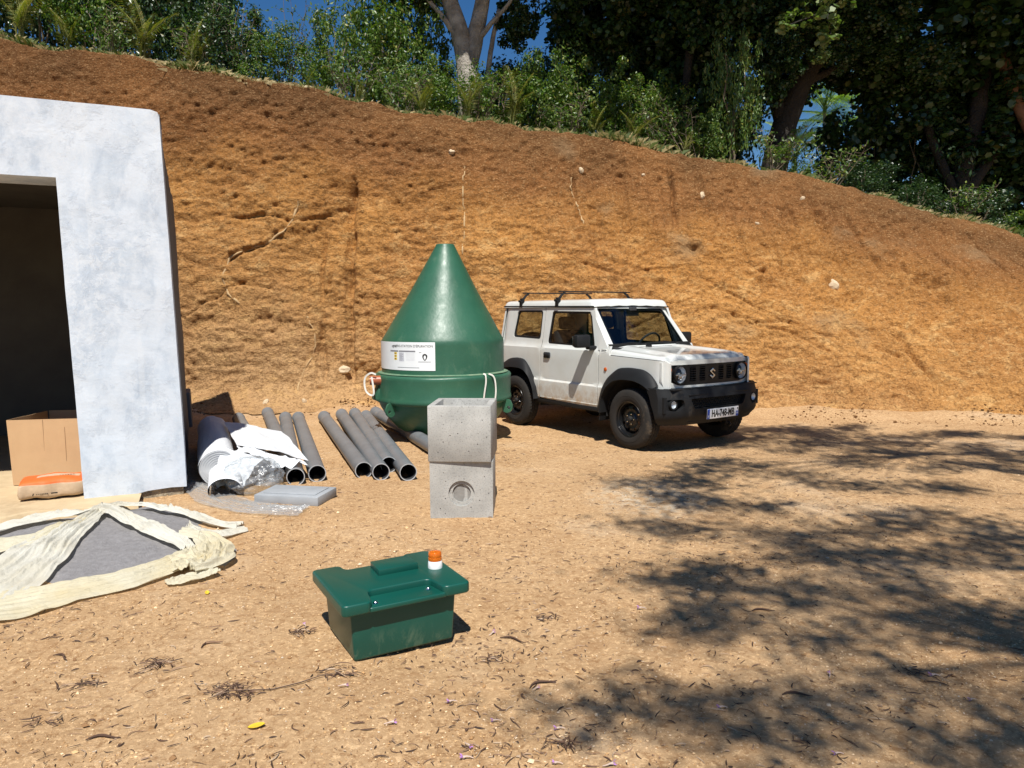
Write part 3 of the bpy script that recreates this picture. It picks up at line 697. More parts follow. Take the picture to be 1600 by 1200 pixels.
# stylised S badge
bs_ = [(.0, .062), (.044, .026), (.030, .014), (.0, .036), (-.018, .022), (.046, -.026), (.0, -.062), (-.044, -.026), (-.030, -.014), (.0, -.036), (.018, -.022), (-.046, .026)]
q = MB(); q.prism([(a * 1.0, c) for a, c in bs_], 0, .012, bev=.0015, M=Matrix.Translation((.505, 0.0, .85)) @ Matrix(((0, 0, 1, 0), (1, 0, 0, 0), (0, 1, 0, 0), (0, 0, 0, 1))))
q.build('badge', m_silver, gr)
RX = Matrix(((0, 0, 1, 0), (1, 0, 0, 0), (0, 1, 0, 0), (0, 0, 0, 1)))   # local z -> +x
for sd in (-1, 1):
    T = Matrix.Translation((.47, sd * .505, .855)) @ RX
    q = MB(); q.lathe([(.100, .0), (.104, .035), (.100, .046), (.092, .046), (.089, .036), (.089, .0)], 40, M=T)
    hl = q.build('headlight', m_black, car)
    q = MB(); q.lathe([(.001, -.05), (.03, -.045), (.06, -.03), (.082, .0), (.089, .03)], 40, M=T); q.build('reflector', m_reflector, hl)
    q = MB(); q.box((.50, sd * .505, .855), (.012, .15, .012), .002); q.box((.492, sd * .505, .835), (.03, .05, .05), .01); q.lathe([(.001, .01), (.022, .008), (.028, -.03)], 20, M=T); q.build('lamp_bar', m_silver, hl)
    q = MB(); q.lathe([(.001, .060), (.04, .057), (.07, .049), (.090, .036)], 40, M=T); q.build('headlight_lens', m_lens, hl)
    T = Matrix.Translation((fx(.63, .9) + .002, sd * .632, .908)) @ RX
    q = MB(); q.lathe([(.001, .016), (.020, .014), (.031, .006), (.032, -.02)], 24, M=T); q.build('front_indicator', m_orange, car)
    T = Matrix.Translation((-.463, sd * .728, .868)) @ Matrix.Rotation(sd * -math.pi / 2, 4, 'X')
    q = MB(); q.lathe([(.001, .016), (.02, .012), (.026, 0)], 20, M=T); q.build('side_indicator', m_orange, car)
# bumper
def bxp(y, z):
    a = abs(y)
    x = .635 - .02 * (a / .5) ** 2 if a < .5 else .615 - .10 * ((a - .5) / .30) ** 1.5
    x -= .03 * sstep(.60, .72, z) * 1.0 + (.09 * (1 - sstep(.30, .42, z)))
    x -= .015 * sstep(.0, .03, .50 - z) * (1 if a < .45 else 0)
    return float(x)
def bmap(s, z):
    """s runs along the plan outline: |s|<=.78 across the front, beyond wraps back along the side"""
    a = abs(s); sg = 1 if s >= 0 else -1
    if a <= .74: return (bxp(a, z), sg * a, z)
    k = a - .74; y = .74 + .075 * math.sin(min(k / .10, 1) * math.pi / 2); x = bxp(.74, z) - max(0, k) * .95
    return (x, sg * (y - .03 * (1 - sstep(.30, .42, z))), z)
bo = [(-.98, .72), (-.93, .55), (-.86, .40), (-.78, .315), (-.40, .30), (.40, .30), (.78, .315), (.86, .40), (.93, .55), (.98, .72), (.74, .712), (.45, .70), (-.45, .70), (-.74, .712)]
lg = rpoly([(-.46, .60), (-.40, .485), (.40, .485), (.46, .60)], .02, 2)
fg = [rpoly([(s * .76, .60), (s * .56, .60), (s * .54, .52), (s * .62, .47), (s * .76, .49)], .03, 3) for s in (-1, 1)]
fg[1] = fg[1][::-1]
bmp = panel('front_bumper', bo, [lg] + fg, bmap, m_plast, car, .04, .05, lambda s, z: (-1, 0, 0) if abs(s) < .80 else (-.3, -math.copysign(1, s), 0), ang=28)
q = MB(); q.box((.50, 0, .705), (.16, 1.40, .012), .004); q.build('bumper_top', m_plast, bmp)
q = MB(); q.box((.545, 0, .54), (.02, .96, .15)); q.build('intake_backing', m_dark, bmp)
q = MB()
for r in range(4):
    for k in range(22): 
        y = -.43 + k * .04 + (r % 2) * .02
        if abs(y) < .44 - (0.60 - (.505 + r * .026)) * .4: q.box((.578, y, .505 + r * .026), (.012, .026, .010), .002, rot=(.5 if (k + r) % 2 else -.5, 0, 0))
o = q.build('intake_mesh', m_plast, bmp); o['kind'] = 'stuff'
q = MB(); q.box((.60, 0, .642), (.05, .98, .016), .006); q.build('bumper_lip', m_plast, bmp)
for sd in (-1, 1):
    q = MB(); q.box((.52, sd * .655, .54), (.03, .26, .17)); q.build('fog_recess', m_plast, bmp)
    T = Matrix.Translation((.545, sd * .665, .545)) @ RX
    q = MB(); q.lathe([(.060, -.01), (.058, .02), (.043, .022), (.041, .006)], 28, M=T); fl = q.build('fog_lamp', m_plast, car)
    q = MB(); q.lathe([(.001, -.01), (.025, -.004), (.042, .012)], 28, M=T); q.build('reflector', m_reflector, fl)
    q = MB(); q.lathe([(.001, .026), (.03, .022), (.043, .014)], 28, M=T); q.build('fog_lamp_lens', m_lens, fl)
q = MB(); q.tube([(.56, .20, .30), (.60, .20, .285), (.62, .20, .265), (.60, .20, .245), (.57, .20, .25)], .009, 8); q.build('tow_eye', m_steel, car)
q = MB(); q.tube([(.56, .20, .33), (.56, .20, .27)], .012, 8); q.box((.45, 0, .36), (.2, .9, .06), .01); q.build('front_crossmember', m_dark, car)
# number plate
PLT = Matrix.Translation((.648, .025, .418)) @ Matrix.Rotation(.06, 4, 'Y') @ RX
q = MB(); q.box((0, 0, 0), (.52, .112, .006), .002, M=PLT); pl = q.build('number_plate', m_white, car)
for x in (-.24, .24):
    q = MB(); q.box((x, -.0 if x < 0 else -.026, .0045), (.038, .108 if x < 0 else .056, .003), .001, M=PLT); q.build('blue_band', m_blueband, pl)
def text(name, s, size, T, m, parent, sx_=1.0, ext=.0008, fn=None, off=0.0):
    cu = bpy.data.curves.new(name, 'FONT'); cu.body = s; cu.size = size; cu.align_x = 'CENTER'; cu.align_y = 'CENTER'; cu.extrude = ext; cu.resolution_u = 3; cu.offset = off
    t = bpy.data.objects.new('tmp', cu); COL.objects.link(t)
    dg = bpy.context.evaluated_depsgraph_get(); me = bpy.data.meshes.new_from_object(t.evaluated_get(dg)); bpy.data.objects.remove(t)
    me.name = name
    for v in me.vertices:
        p = Vector((v.co.x * sx_, v.co.y, v.co.z)); p = T @ p; v.co = fn(p) if fn else p
    me.materials.clear(); me.materials.append(m); return link(name, me, None, parent)
m_ink = pm('black_ink', (.012, .012, .012), (.01, .01, .01), .5)
text('plate_letters', 'HA-748-MB', .112, PLT @ Matrix.Translation((0, -.002, .0035)), m_ink, pl, .69, .0012, None, .0032)
text('plate_letters', 'F', .04, PLT @ Matrix.Translation((-.24, -.03, .0065)), m_white, pl)
text('plate_letters', '972', .028, PLT @ Matrix.Translation((.24, -.022, .0065)), m_white, pl, .8)
q = MB(); q.prism([(-.006, .012), (.012, .016), (.008, .0), (.006, -.014), (-.002, -.004)], .0035, .005, M=PLT @ Matrix.Translation((.24, .028, 0))); q.build('plate_emblem', m_ink, pl)
# windscreen frame with A pillars
B0 = Vector((-.405, 0, 1.115)); B1 = Vector((-.80, 0, 1.605)); NW = Vector((B1.z - B0.z, 0, -(B1.x - B0.x))).normalized()
def wmap(y, v):
    t = v; p = B0 * (1 - t) + B1 * t; yy = y * (.70 + (.625 - .70) * t)
    return (p.x - .05 * y * y * 1.0 + .0, yy, p.z - .0)
wo = rpoly([(-1, -.05), (-1, 1.02), (1, 1.02), (1, -.05)], .02, 2)
wh = rpoly([(-.865, .045), (-.885, .955), (.885, .955), (.865, .045)], .07, 5)
panel('windscreen_frame', wo, [wh], wmap, m_paint, body, .08, .045, lambda y, v: tuple(-NW), flip=False)
wi = rpoly([(-.80, .11), (-.83, .89), (.83, .89), (.80, .11)], .07, 5)
panel('windscreen_border', wh, [wi], lambda y, v: tuple(Vector(wmap(y, v)) - NW * .006), m_black, body, .08, .004, lambda y, v: tuple(-NW))
panel('windscreen', wh, [], lambda y, v: tuple(Vector(wmap(y, v)) - NW * .004 + NW * .0), m_glass, car, .12, 0, None, rim=False)
for sd in (-1, 1):   # pillar side faces
    q = MB(); P = []
    for t in (-.05, .25, .5, .75, 1.02):
        p = Vector(wmap(sd * 1.0, t)); xi = float(np.interp(p.z, [1.04, 1.10, 1.60], [-.597, -.615, -.778])); P += [tuple(p), (min(xi - .0, p.x - .02), sd * (W(-.6, p.z) + .001), p.z)]
    F = grid_faces(5, 2); F = F if sd > 0 else F[:, ::-1]; q.add(P, [tuple(f) for f in F.tolist()], 0, True); q.build('pillar', m_paint, body, 60)
for y0_, dy in ((-.10, -.42), (.45, -.40)):
    q = MB(); q.tube([(-.40, y0_, 1.125), (-.44, y0_ - .02, 1.15), (-.455, y0_ + dy * .5, 1.168), (-.445, y0_ + dy, 1.16)], [.012, .010, .008, .006], 6); q.box((-.39, y0_, 1.128), (.07, .05, .03), .01)
    q.build('wiper', m_plast, car)
# roof
rx_ = np.r_[np.linspace(-.775, -.84, 5), np.linspace(-.9, -2.62, 20), np.linspace(-2.66, -2.76, 5)]
ry_ = np.r_[np.linspace(-.645, -.56, 8), np.linspace(-.5, .5, 16), np.linspace(.56, .645, 8)]
V = []
for x in rx_:
    for y in ry_:
        ey = max(0, (abs(y) - .54) / .105); exf = max(0, (x + .86) / .085); exb = max(0, (-x - 2.66) / .10)
        e = min(1, math.sqrt(min(1, ey) ** 3 + min(1, exf) ** 2 + min(1, exb) ** 2))
        V.append((x, y, 1.705 - .012 * (y / .6) ** 2 - .088 * (1 - math.sqrt(max(0, 1 - e * e))) + .004 * math.cos(y * 26) * (abs(y) < .45) * (1 - min(1, exf) - min(1, exb) > 0)))
q = MB(); F = grid_faces(len(rx_), len(ry_)); q.add(V, [tuple(f) for f in F.tolist()], 0, True); rf = q.build('roof', m_paint, car, 50)
q = MB(); q.box((-1.77, 0, 1.605), (1.94, 1.25, .02), .005); q.build('headlining', m_dash, rf)
for sd in (-1, 1):
    q = MB(); q.tube([(-.79, sd * .638, 1.606), (-2.72, sd * .638, 1.622)], .010, 6); q.build('gutter', m_plast, rf)
# roof bars
for xb in (-1.49, -2.29):
    rb = empty('roof_bar', (xb, 0, 0), parent=car)
    q = MB(); q.box((0, 0, 1.803), (.030, 1.24, .016), .005); q.build('crossbar', m_plast, rb)
    for sd in (-1, 1):
        q = MB(); q.tube([(0, sd * .52, 1.795), (0, sd * .57, 1.765), (0, sd * .615, 1.715)], [.014, .016, .020], 8)
        q.box((0, sd * .632, 1.70), (.065, .045, .06), .012); q.box((0, sd * .655, 1.655), (.06, .016, .075), .006); q.tube([(.0, sd * .655, 1.69), (0, sd * .69, 1.69)], .016, 8)
        q.build('foot', m_plast, rb)
# rear panel
ro = [(-.70, .46), (-.70, 1.10), (-.62, 1.61), (.62, 1.61), (.70, 1.10), (.70, .46)]
rh = rpoly([(-.54, 1.18), (-.50, 1.55), (.50, 1.55), (.54, 1.18)], .05)
tg = panel('tailgate', ro, [rh], lambda y, z: (-2.745 + .06 * max(0, z - 1.1), y, z), m_paint, car, .08, .04, lambda y, z: (1, 0, 0), flip=True)
panel('rear_glass', rh, [], lambda y, z: (-2.735 + .06 * max(0, z - 1.1), y, z), m_privacy, tg, .15, 0, None, flip=True, rim=False)
q = MB(); q.box((-2.80, 0, .50), (.14, 1.50, .22), .04); rbp = q.build('rear_bumper', m_plast, car)
for sd in (-1, 1):
    q = MB(); q.box((-2.875, sd * .60, .53), (.02, .22, .07), .01); q.build('rear_lamp', m_red, rbp)
# interior
q = MB(); q.box((-1.6, 0, .42), (2.3, 1.36, .06)); q.box((-1.66, 0, .42), (2.2, 1.30, .14)); q.box((0.0, 0, .60), (.75, .5, .5)); q.box((.18, 0, .9), (.45, 1.2, .15)); q.box((-.05, 0, .9), (.5, 1.1, .2)); q.build('chassis', m_dark, car)
q = MB(); q.box((-.62, 0, 1.03), (.42, 1.30, .17), .05); q.box((-.50, 0, 1.10), (.25, 1.28, .04), .015); q.box((-.70, .36, 1.12), (.16, .34, .07), .03); q.build('dashboard', m_dash, car)
q = MB(); q.box((-.47, 0, .80), (.06, 1.34, .72)); q.build('bulkhead', m_dark, car)
for y in (-.34, .34):
    st = empty('front_seat', (-1.32, y, 0), parent=car)
    q = MB(); q.box((0, 0, .72), (.50, .48, .16), .05); q.build('seat_cushion', m_seat, st)
    q = MB(); q.box((-.27, 0, 1.02), (.13, .46, .58), .05, rot=(0, -.22, 0)); q.build('seat_back', m_seat, st)
    q = MB(); q.box((-.35, 0, 1.395), (.09, .26, .17), .04, rot=(0, -.15, 0)); q.tube([(-.33, .06, 1.26), (-.35, .06, 1.36)], .007, 6); q.tube([(-.33, -.06, 1.26), (-.35, -.06, 1.36)], .007, 6); q.build('headrest', m_seat, st)
q = MB(); q.box((-2.15, 0, .70), (.45, 1.1, .16), .05); q.box((-2.38, 0, .98), (.12, 1.1, .50), .05); q.build('rear_seat', m_seat, car)
T = Matrix.Translation((-.86, .36, 1.10)) @ Matrix.Rotation(math.radians(-62), 4, 'Y')
q = MB(); q.tube([(T @ Vector((.185 * math.cos(a), .185 * math.sin(a), 0))) for a in np.linspace(0, 2 * math.pi, 25)], .014, 8, cap=False)
q.box((0, 0, 0), (.10, .12, .04), .015, M=T); q.box((0, 0, 0), (.03, .34, .02), .006, M=T); q.build('steering_wheel', m_dash, car)
q = MB(); q.box((-.80, 0, 1.52), (.03, .24, .065), .012); q.tube([(-.78, 0, 1.60), (-.80, 0, 1.53)], .01, 6); q.box((-.79, .0, 1.575), (.05, .12, .05), .01); q.build('interior_mirror', m_dash, car)
# door mirrors
for sd in (-1, 1):
    mr = empty('door_mirror', parent=car)
    q = MB(); q.box((-.72, sd * .88, 1.195), (.11, .20, .155), .028, rot=(0, 0, sd * .12)); q.box((-.70, sd * .745, 1.115), (.09, .12, .045), .015); q.build('mirror_housing', m_plast, mr)
    q = MB(); q.box((-.777, sd * .885, 1.195), (.004, .165, .12), .001, rot=(0, 0, sd * .12)); q.build('mirror_glass', m_chrome, mr)
# wheels
def make_wheel():
    w = empty('wheel', parent=car)
    # axis = y, outer face towards -y ; build about z then turn
    T = Matrix.Rotation(math.pi / 2, 4, 'X')     # z -> -y
    R_ = .345
    prof = [(.196, .070), (.205, .088), (.225, .096), (.262, .099), (.300, .094), (.322, .084), (.334, .074)]
    tread = [(.3435, .066), (R_, .045), (R_, .041), (R_ - .008, .039), (R_ - .008, .033), (R_, .031), (R_, .006), (R_ - .008, .004), (R_ - .008, -.004), (R_, -.006), (R_, -.031), (R_ - .008, -.033), (R_ - .008, -.039), (R_, -.041), (R_, -.045), (.3435, -.066)]
    full = prof + tread + [(r, -z) for r, z in reversed(prof)]
    n = 150; V = []; m_ = len(full)
    for k in range(n):
        a = 2 * math.pi * k / n
        for j, (r, z) in enumerate(full):
            ph = (k + (2 if z > .03 else 0 if abs(z) < .03 else 1)) % 3
            if r > R_ - .003 and ph == 0: r = r - .006
            elif .330 < r < R_ - .003 and abs(z) > .06 and ph == 0: r -= .004
            V.append((r * math.cos(a + z * .6 * (abs(z) < .05)), r * math.sin(a + z * .6 * (abs(z) < .05)), z))
    q = MB(); q.add(V, [(k * m_ + j, ((k + 1) % n) * m_ + j, ((k + 1) % n) * m_ + j + 1, k * m_ + j + 1) for k in range(n) for j in range(m_ - 1)], 0, True, M=T)
    q.lathe([(.262, .0995), (.2635, .101), (.266, .0985)], 60, M=T)
    q.build('tyre', m_rubber, w, 30)
    q = MB(); q.lathe([(.197, -.09), (.197, -.02), (.168, .0), (.168, .03), (.176, .045), (.180, .066), (.190, .072), (.194, .088), (.203, .092), (.206, .086), (.203, .080)], 60, M=T)
    rim = q.build('rim', m_steel, w, 40)
    holes = [circ(.128 * math.cos(a), .128 * math.sin(a), .019, None, 10) for a in np.linspace(0, 2 * math.pi, 9)[:-1]]
    def dish(x, y):
        r = math.hypot(x, y); z = float(np.interp(r, [0, .06, .075, .10, .14, .168], [.052, .052, .030, .046, .044, .012])); return tuple(T @ Vector((x, y, z)))
    panel('wheel_disc', circ(0, 0, .168, None, 40), holes, dish, m_steel, rim, .02, .006, lambda x, y: (0, 1, 0), flip=False, ang=50)
    q = MB(); q.lathe([(.001, .088), (.022, .086), (.03, .078), (.032, .045)], 24, M=T); q.build('hub_cap', m_dark, rim)
    for k in range(5):
        q = MB(); a = 2 * math.pi * k / 5 + .3; q.lathe([(.001, .066), (.009, .064), (.011, .04)], 6, M=T @ Matrix.Translation((.057 * math.cos(a), .057 * math.sin(a), 0)))
        q.build('wheel_nut', m_chrome, w)
    return w
w0 = make_wheel(); pos = [(0, -.705, 0), (-2.25, -.705, 0), (0, .705, math.pi), (-2.25, .705, math.pi)]
for i, (x, y, rz) in enumerate(pos):
    w = w0 if i == 0 else copy_tree(w0, car)
    w.location = (x, y, .338); w.rotation_euler = (0, (.3, 1.9, .8, 2.2)[i], rz)
w = copy_tree(w0, car); w.location = (-2.89, -.02, .90); w.rotation_euler = (0, 0, -math.pi / 2); w['label'] = 'spare wheel hung on the tailgate'
for x in (0, -2.25):
    q = MB(); q.tube([(x, -.6, .33), (x, .6, .33)], .045, 10); q.lathe([(.001, .13), (.09, .10), (.13, 0), (.09, -.10), (.001, -.13)], 16, M=Matrix.Translation((x, .1, .33))); q.build('axle', m_dark, car)
# ================================================================ CONCRETE BUILDING (whitewashed portal)
m_wash, nt, b = new_mat('whitewashed_plaster')
tcv = nt.nodes.new('ShaderNodeTexCoord').outputs['Object']
n1 = noise(nt, 1.6, 8, .65, tcv, .4, (1, 1, .55)); n2 = noise(nt, 4.0, 9, .7, tcv, .3, (1, 1, .7))
c = ramp(nt, n1, [(.34, (.60, .645, .70)), (.47, (.53, .585, .65)), (.57, (.42, .48, .555)), (.70, (.53, .585, .645))])
f2 = ramp(nt, n2, [(.44, (0, 0, 0)), (.56, (.8,) * 3)]); c = mixc(nt, f2, c, (.57, .615, .67))
f3 = ramp(nt, noise(nt, 2.6, 10, .78, tcv, .35, (1, 1, .8)), [(.53, (0, 0, 0)), (.60, (.42,) * 3)]); c = mixc(nt, f3, c, (.40, .455, .53))
f6 = ramp(nt, noise(nt, 13, 9, .8, tcv, .3, (1, 1, .8)), [(.50, (0, 0, 0)), (.56, (.5,) * 3)]); f7 = ramp(nt, noise(nt, 1.1, 3, .5, tcv), [(.45, (0, 0, 0)), (.6, (1, 1, 1))])
c = mixc(nt, mixc(nt, 1.0, f6, f7, 'MULTIPLY'), c, (.64, .67, .70))
sz = N(nt, 'ShaderNodeSeparateXYZ'); nt.links.new(tcv, sz.inputs[0])
f4 = ramp(nt, noise(nt, 9, 3, .5, tcv, .2, (1, 1, .06)), [(.60, (0, 0, 0)), (.68, (.35,) * 3)]); c = mixc(nt, f4, c, (.62, .655, .69))
nt.links.new(c, b.inputs['Base Color']); b.inputs['Roughness'].default_value = .85; b.inputs['Specular IOR Level'].default_value = .25
p = bump(nt, b, f3, .5, .005); p = bump(nt, b, noise(nt, 4.5, 7, .62, tcv, .3), .5, .016, p); p = bump(nt, b, noise(nt, 40, 5, .6, tcv), .3, .003, p)
m_grey = pm('bare_concrete_render', (.16, .155, .15), (.11, .108, .105), .9, 0, 3, 30, .4, .004)
m_inner = pm('inner_concrete', (.15, .138, .12), (.11, .10, .09), .95, 0, 2.5, 25, .3, .004)
m_floor = pm('cement_floor', (.56, .43, .26), (.46, .34, .20), .9, 0, 6, 60, .4, .004, dirt=((.36, .25, .14), 2, .55))
m_base = pm('rough_footing', (.45, .38, .26), (.10, .085, .07), .95, 0, 11, 30, 1.0, .03)
BR = math.atan2(.394, .919)
bld = empty('garage', (-2.78, 6.17, 0), BR)        # local x along the front (to the right), y into the depth
tag(bld, 'whitewashed concrete garage with dark open doorway at the left edge', 'building')
LEAN = -.0216
def bwall(name, x0, x1, y0_, y1_, z0_, z1_, m, holes_=None, dens=.06, amp=.006, bev=.02):
    q = MB(); bm = bmesh.new(); bmesh.ops.create_cube(bm, size=1)
    for v in bm.verts: v.co = Vector(((x0 + x1) / 2 + v.co.x * (x1 - x0), (y0_ + y1_) / 2 + v.co.y * (y1_ - y0_), (z0_ + z1_) / 2 + v.co.z * (z1_ - z0_)))
    bmesh.ops.bevel(bm, geom=bm.edges[:], offset=bev, segments=3, profile=.5, affect='EDGES')
    L = max(x1 - x0, y1_ - y0_, z1_ - z0_)
    es = [e for e in bm.edges if e.calc_length() > .3]
    for _ in range(5):
        es = [e for e in bm.edges if e.calc_length() > max(dens * 2, .12)]
        if es: bmesh.ops.subdivide_edges(bm, edges=es, cuts=1, use_grid_fill=True)
    co = np.array([v.co for v in bm.verts]); k1 = amp * fbm(co[:, 0] * 1.7, co[:, 1] * 1.7, co[:, 2] * 1.7, 4, 7); k2 = amp * fbm(co[:, 0] * 1.7 + 9, co[:, 1] * 1.7, co[:, 2] * 1.7, 4, 8)
    for v, a_, c_ in zip(bm.verts, k1, k2): v.co.y += a_; v.co.x += c_ + LEAN * v.co.z
    q.bm(bm, 0, True); return q.build(name, m, bld, 40)
DW = 2.612
po = [(-5.0, .05), (-3.55, .05), (-3.55, DW), (-.765, DW), (-.765, .05), (-.60, .062), (-.42, .050), (-.30, .075), (-.12, .088), (0, .082), (0, 3.14), (-.012, 3.175), (-.06, 3.19), (-2.0, 3.20), (-5.0, 3.19)]
def pmap(x, z):
    ed = max(0, 1 - (-x) / .012) ** 2 * .008
    return (x + LEAN * z + .003 * float(fbm(x * 2, z * 2, 1, 3, 6)), .007 * float(fbm(x * 1.5, z * 1.5, 0, 4, 7)) + .004 * float(fbm(x * 7, z * 7, 0, 3, 17)) + ed, z)
panel('portal_frame', po, [], pmap, m_wash, bld, .06, .45, lambda x, z: (0, 1, 0), ang=30)
q = MB(); q.box((-.1 + LEAN * 3.1 - 2.3, .30, 3.165), (4.8, .42, .03), .0); q.build('coping', m_grey, bld)
q = MB(); q.box((-.38, .20, .015), (.70, .34, .13), .0); q.build('footing', m_base, bld)
bwall('side_wall', -.22, -.012, .452, 4.25, -.1, 3.10, m_grey, amp=.010)
bwall('side_wall', -4.99, -4.75, .452, 4.25, -.1, 3.10, m_grey)
bwall('back_wall', -4.74, -.23, 4.05, 4.24, -.1, 3.10, m_inner)
bwall('roof_slab', -4.74, -.225, .453, 4.04, 2.85, 3.09, m_inner)
bwall('low_wall', -.20, .03, 4.27, 4.95, -.1, .46, m_grey)
# cement floor apron with its broken front edge
V = []; nx_, ny_ = 60, 40
for i in range(nx_):
    for j in range(ny_):
        x = -4.9 + 4.55 * i / (nx_ - 1); fr = -.36 + .05 * math.sin(x * 5) + .03 * math.sin(x * 17 + 1); y = fr + (4.0 - fr) * (j / (ny_ - 1)) ** 2
        V.append((x, y, .06 + .003 * math.sin(x * 9 + y * 7) - (.10 if j == 0 else .006 if j == 1 else 0)))
q = MB(); q.add(V, [tuple(f) for f in grid_faces(nx_, ny_).tolist()], 0, True); q.build('floor_slab', m_floor, bld, 60)
rad = math.radians
# ================================================================ CARDBOARD BOX
m_card = pm('cardboard', (.50, .32, .17), (.45, .28, .145), .85, 0, 5, 80, .12, .002)
m_card_in = pm('cardboard_inside', (.40, .27, .15), (.36, .23, .12), .9)
cb = empty('cardboard_box', (-4.372, 6.335, .064), rad(4)); tag(cb, 'large open cardboard box standing in the garage doorway', 'box')
bw, bd, bh, th = .86, .62, .575, .006
def card(name, pts, inner=False):
    """thin board from 4 corners, buckled a little"""
    q = MB(); A, B_, C_, D = [Vector(p) for p in pts]; nrm = (B_ - A).cross(D - A).normalized(); V = []; n = 12
    for s in (0, 1):
        for i in range(n):
            for j in range(n):
                u, v = i / (n - 1), j / (n - 1); p = (A * (1 - u) + B_ * u) * (1 - v) + (D * (1 - u) + C_ * u) * v
                p = p + nrm * (.006 * math.sin(u * 5 + v * 3) * math.sin(math.pi * u) + (th if s else 0)); V.append(p)
    F = grid_faces(n, n); q.add(V[:n * n], [tuple(f) for f in F.tolist()], 0, True); q.add(V[n * n:], [tuple(f[::-1]) for f in F.tolist()], 0, True)
    rim_ = [i * n for i in range(n)] + [(n - 1) * n + j for j in range(1, n)] + [i * n + n - 1 for i in range(n - 2, -1, -1)] + [j for j in range(n - 2, 0, -1)]
    q.add([V[i] for i in rim_] + [V[i + n * n] for i in rim_], [(i, (i + 1) % len(rim_), len(rim_) + (i + 1) % len(rim_), len(rim_) + i) for i in range(len(rim_))])
    return q.build(name, m_card_in if inner else m_card, cb, 30)
card('front_panel', [(0, 0, 0), (bw, 0, 0), (bw, 0, bh + .01), (-.02, 0, bh)])
card('side_panel', [(0, bd, 0), (0, .007, 0), (-.02, .007, bh), (-.01, bd, bh)]); card('side_panel', [(bw, .007, 0), (bw, bd, 0), (bw, bd, bh), (bw, .007, bh)])
card('back_panel', [(bw, bd + .007, 0), (0, bd + .007, 0), (0, bd + .007, bh), (bw, bd + .007, bh + .01)], True)
q = MB(); q.box((bw / 2, bd / 2, .006), (bw - .02, bd - .02, .006)); q.build('base', m_card_in, cb)
q = MB(); q.box((.28, -.004, .30), (.0025, .003, .55)); q.box((.46, -.004, .36), (.003, .003, .30)); q.build('crease', pm('crease', (.40, .25, .13), None, .9), cb)
# ================================================================ CEMENT BAG
m_paper, nt, b = new_mat('kraft_and_orange_paper')
tcv = nt.nodes.new('ShaderNodeTexCoord').outputs['Object']; sx = N(nt, 'ShaderNodeSeparateXYZ'); nt.links.new(tcv, sx.inputs[0])
wv = noise(nt, 3, 2, .5, tcv)
def band(axis, lo, hi, soft=.008, wob=.05):
    a = N(nt, 'ShaderNodeMath', operation='MULTIPLY_ADD'); a.inputs[1].default_value = wob; nt.links.new(wv, a.inputs[0]); nt.links.new(sx.outputs[axis], a.inputs[2])
    m1 = N(nt, 'ShaderNodeMapRange'); m1.inputs[1].default_value = lo; m1.inputs[2].default_value = lo + soft; nt.links.new(a.outputs[0], m1.inputs[0])
    m2 = N(nt, 'ShaderNodeMapRange'); m2.inputs[1].default_value = hi; m2.inputs[2].default_value = hi + soft; nt.links.new(a.outputs[0], m2.inputs[0])
    s_ = N(nt, 'ShaderNodeMath', operation='SUBTRACT'); nt.links.new(m1.outputs[0], s_.inputs[0]); nt.links.new(m2.outputs[0], s_.inputs[1]); return s_.outputs[0]
def mul(a, c_):
    s_ = N(nt, 'ShaderNodeMath', operation='MULTIPLY'); nt.links.new(a, s_.inputs[0]); nt.links.new(c_, s_.inputs[1]); return s_.outputs[0]
kr = ramp(nt, noise(nt, 14, 5, .6, tcv), [(.3, (.42, .30, .19)), (.7, (.52, .38, .25))]); ora = (.66, .125, .022)
top_or = band('Y', -.135, -.05); c = mixc(nt, band('Z', .128, .4, .004, .008), kr, ora)
c = mixc(nt, mul(band('Z', .128, .4, .004, .008), mul(band('Y', -.03, .055, .006, .02), band('X', -.09, .21))), c, (.47, .36, .25))
c = mixc(nt, mul(band('Y', -.4, -.16), mul(band('Z', .045, .085, .004, .01), band('X', -.17, .02))), c, (.60, .20, .07))
nt.links.new(c, b.inputs['Base Color']); b.inputs['Roughness'].default_value = .65
bump(nt, b, noise(nt, 12, 5, .6, tcv), .4, .02)
bag = empty('cement_bag', (-3.80, 5.98, .066), rad(27)); tag(bag, 'orange and brown paper cement bag lying in front of the cardboard box', 'bag')
n = 40; V = []; F = []
for i in range(n):
    for j in range(28):
        u = -1 + 2 * i / (n - 1); a = 2 * math.pi * j / 28; se = lambda t, p: math.copysign(abs(t) ** p, t)
        e = max(0, 1 - abs(u) ** 9) ** .35
        x = u * .235; y = .165 * se(math.cos(a), .32) * (.86 + .14 * e) + (.012 * math.sin(u * 7)); z = .075 + .073 * se(math.sin(a), .5) * (.40 + .60 * e)
        z += .018 * math.exp(-(u * 1.6) ** 2) * max(0, math.sin(a)); k = float(fbm(x * 9, y * 9, z * 9, 3, 15)) * .007
        V.append((x + k, y + k, max(0, z + k)))
q = MB(); q.add(V, [tuple(f) for f in np.array([[(i * 28 + j), (i * 28 + (j + 1) % 28), ((i + 1) * 28 + (j + 1) % 28), ((i + 1) * 28 + j)] for i in range(n - 1) for j in range(28)]).tolist()] + [tuple(range(28)), tuple((n - 1) * 28 + j for j in range(27, -1, -1))], 0, True)
q.build('sack', m_paper, bag, 60)
q = MB(); q.box((.238, -.04, .07), (.010, .22, .075), .004); q.build('folded_end', pm('torn_paper', (.16, .11, .07), (.4, .29, .18), .8, 0, 20), bag)
def btext(s, size, x, y, z, rx_, ry=0, m=None, sxx=1.0): text('print', s, size, Matrix.Translation((x, y, z)) @ Euler((rx_, 0, 0)).to_matrix().to_4x4(), m_ink, bag, sxx, .0006)
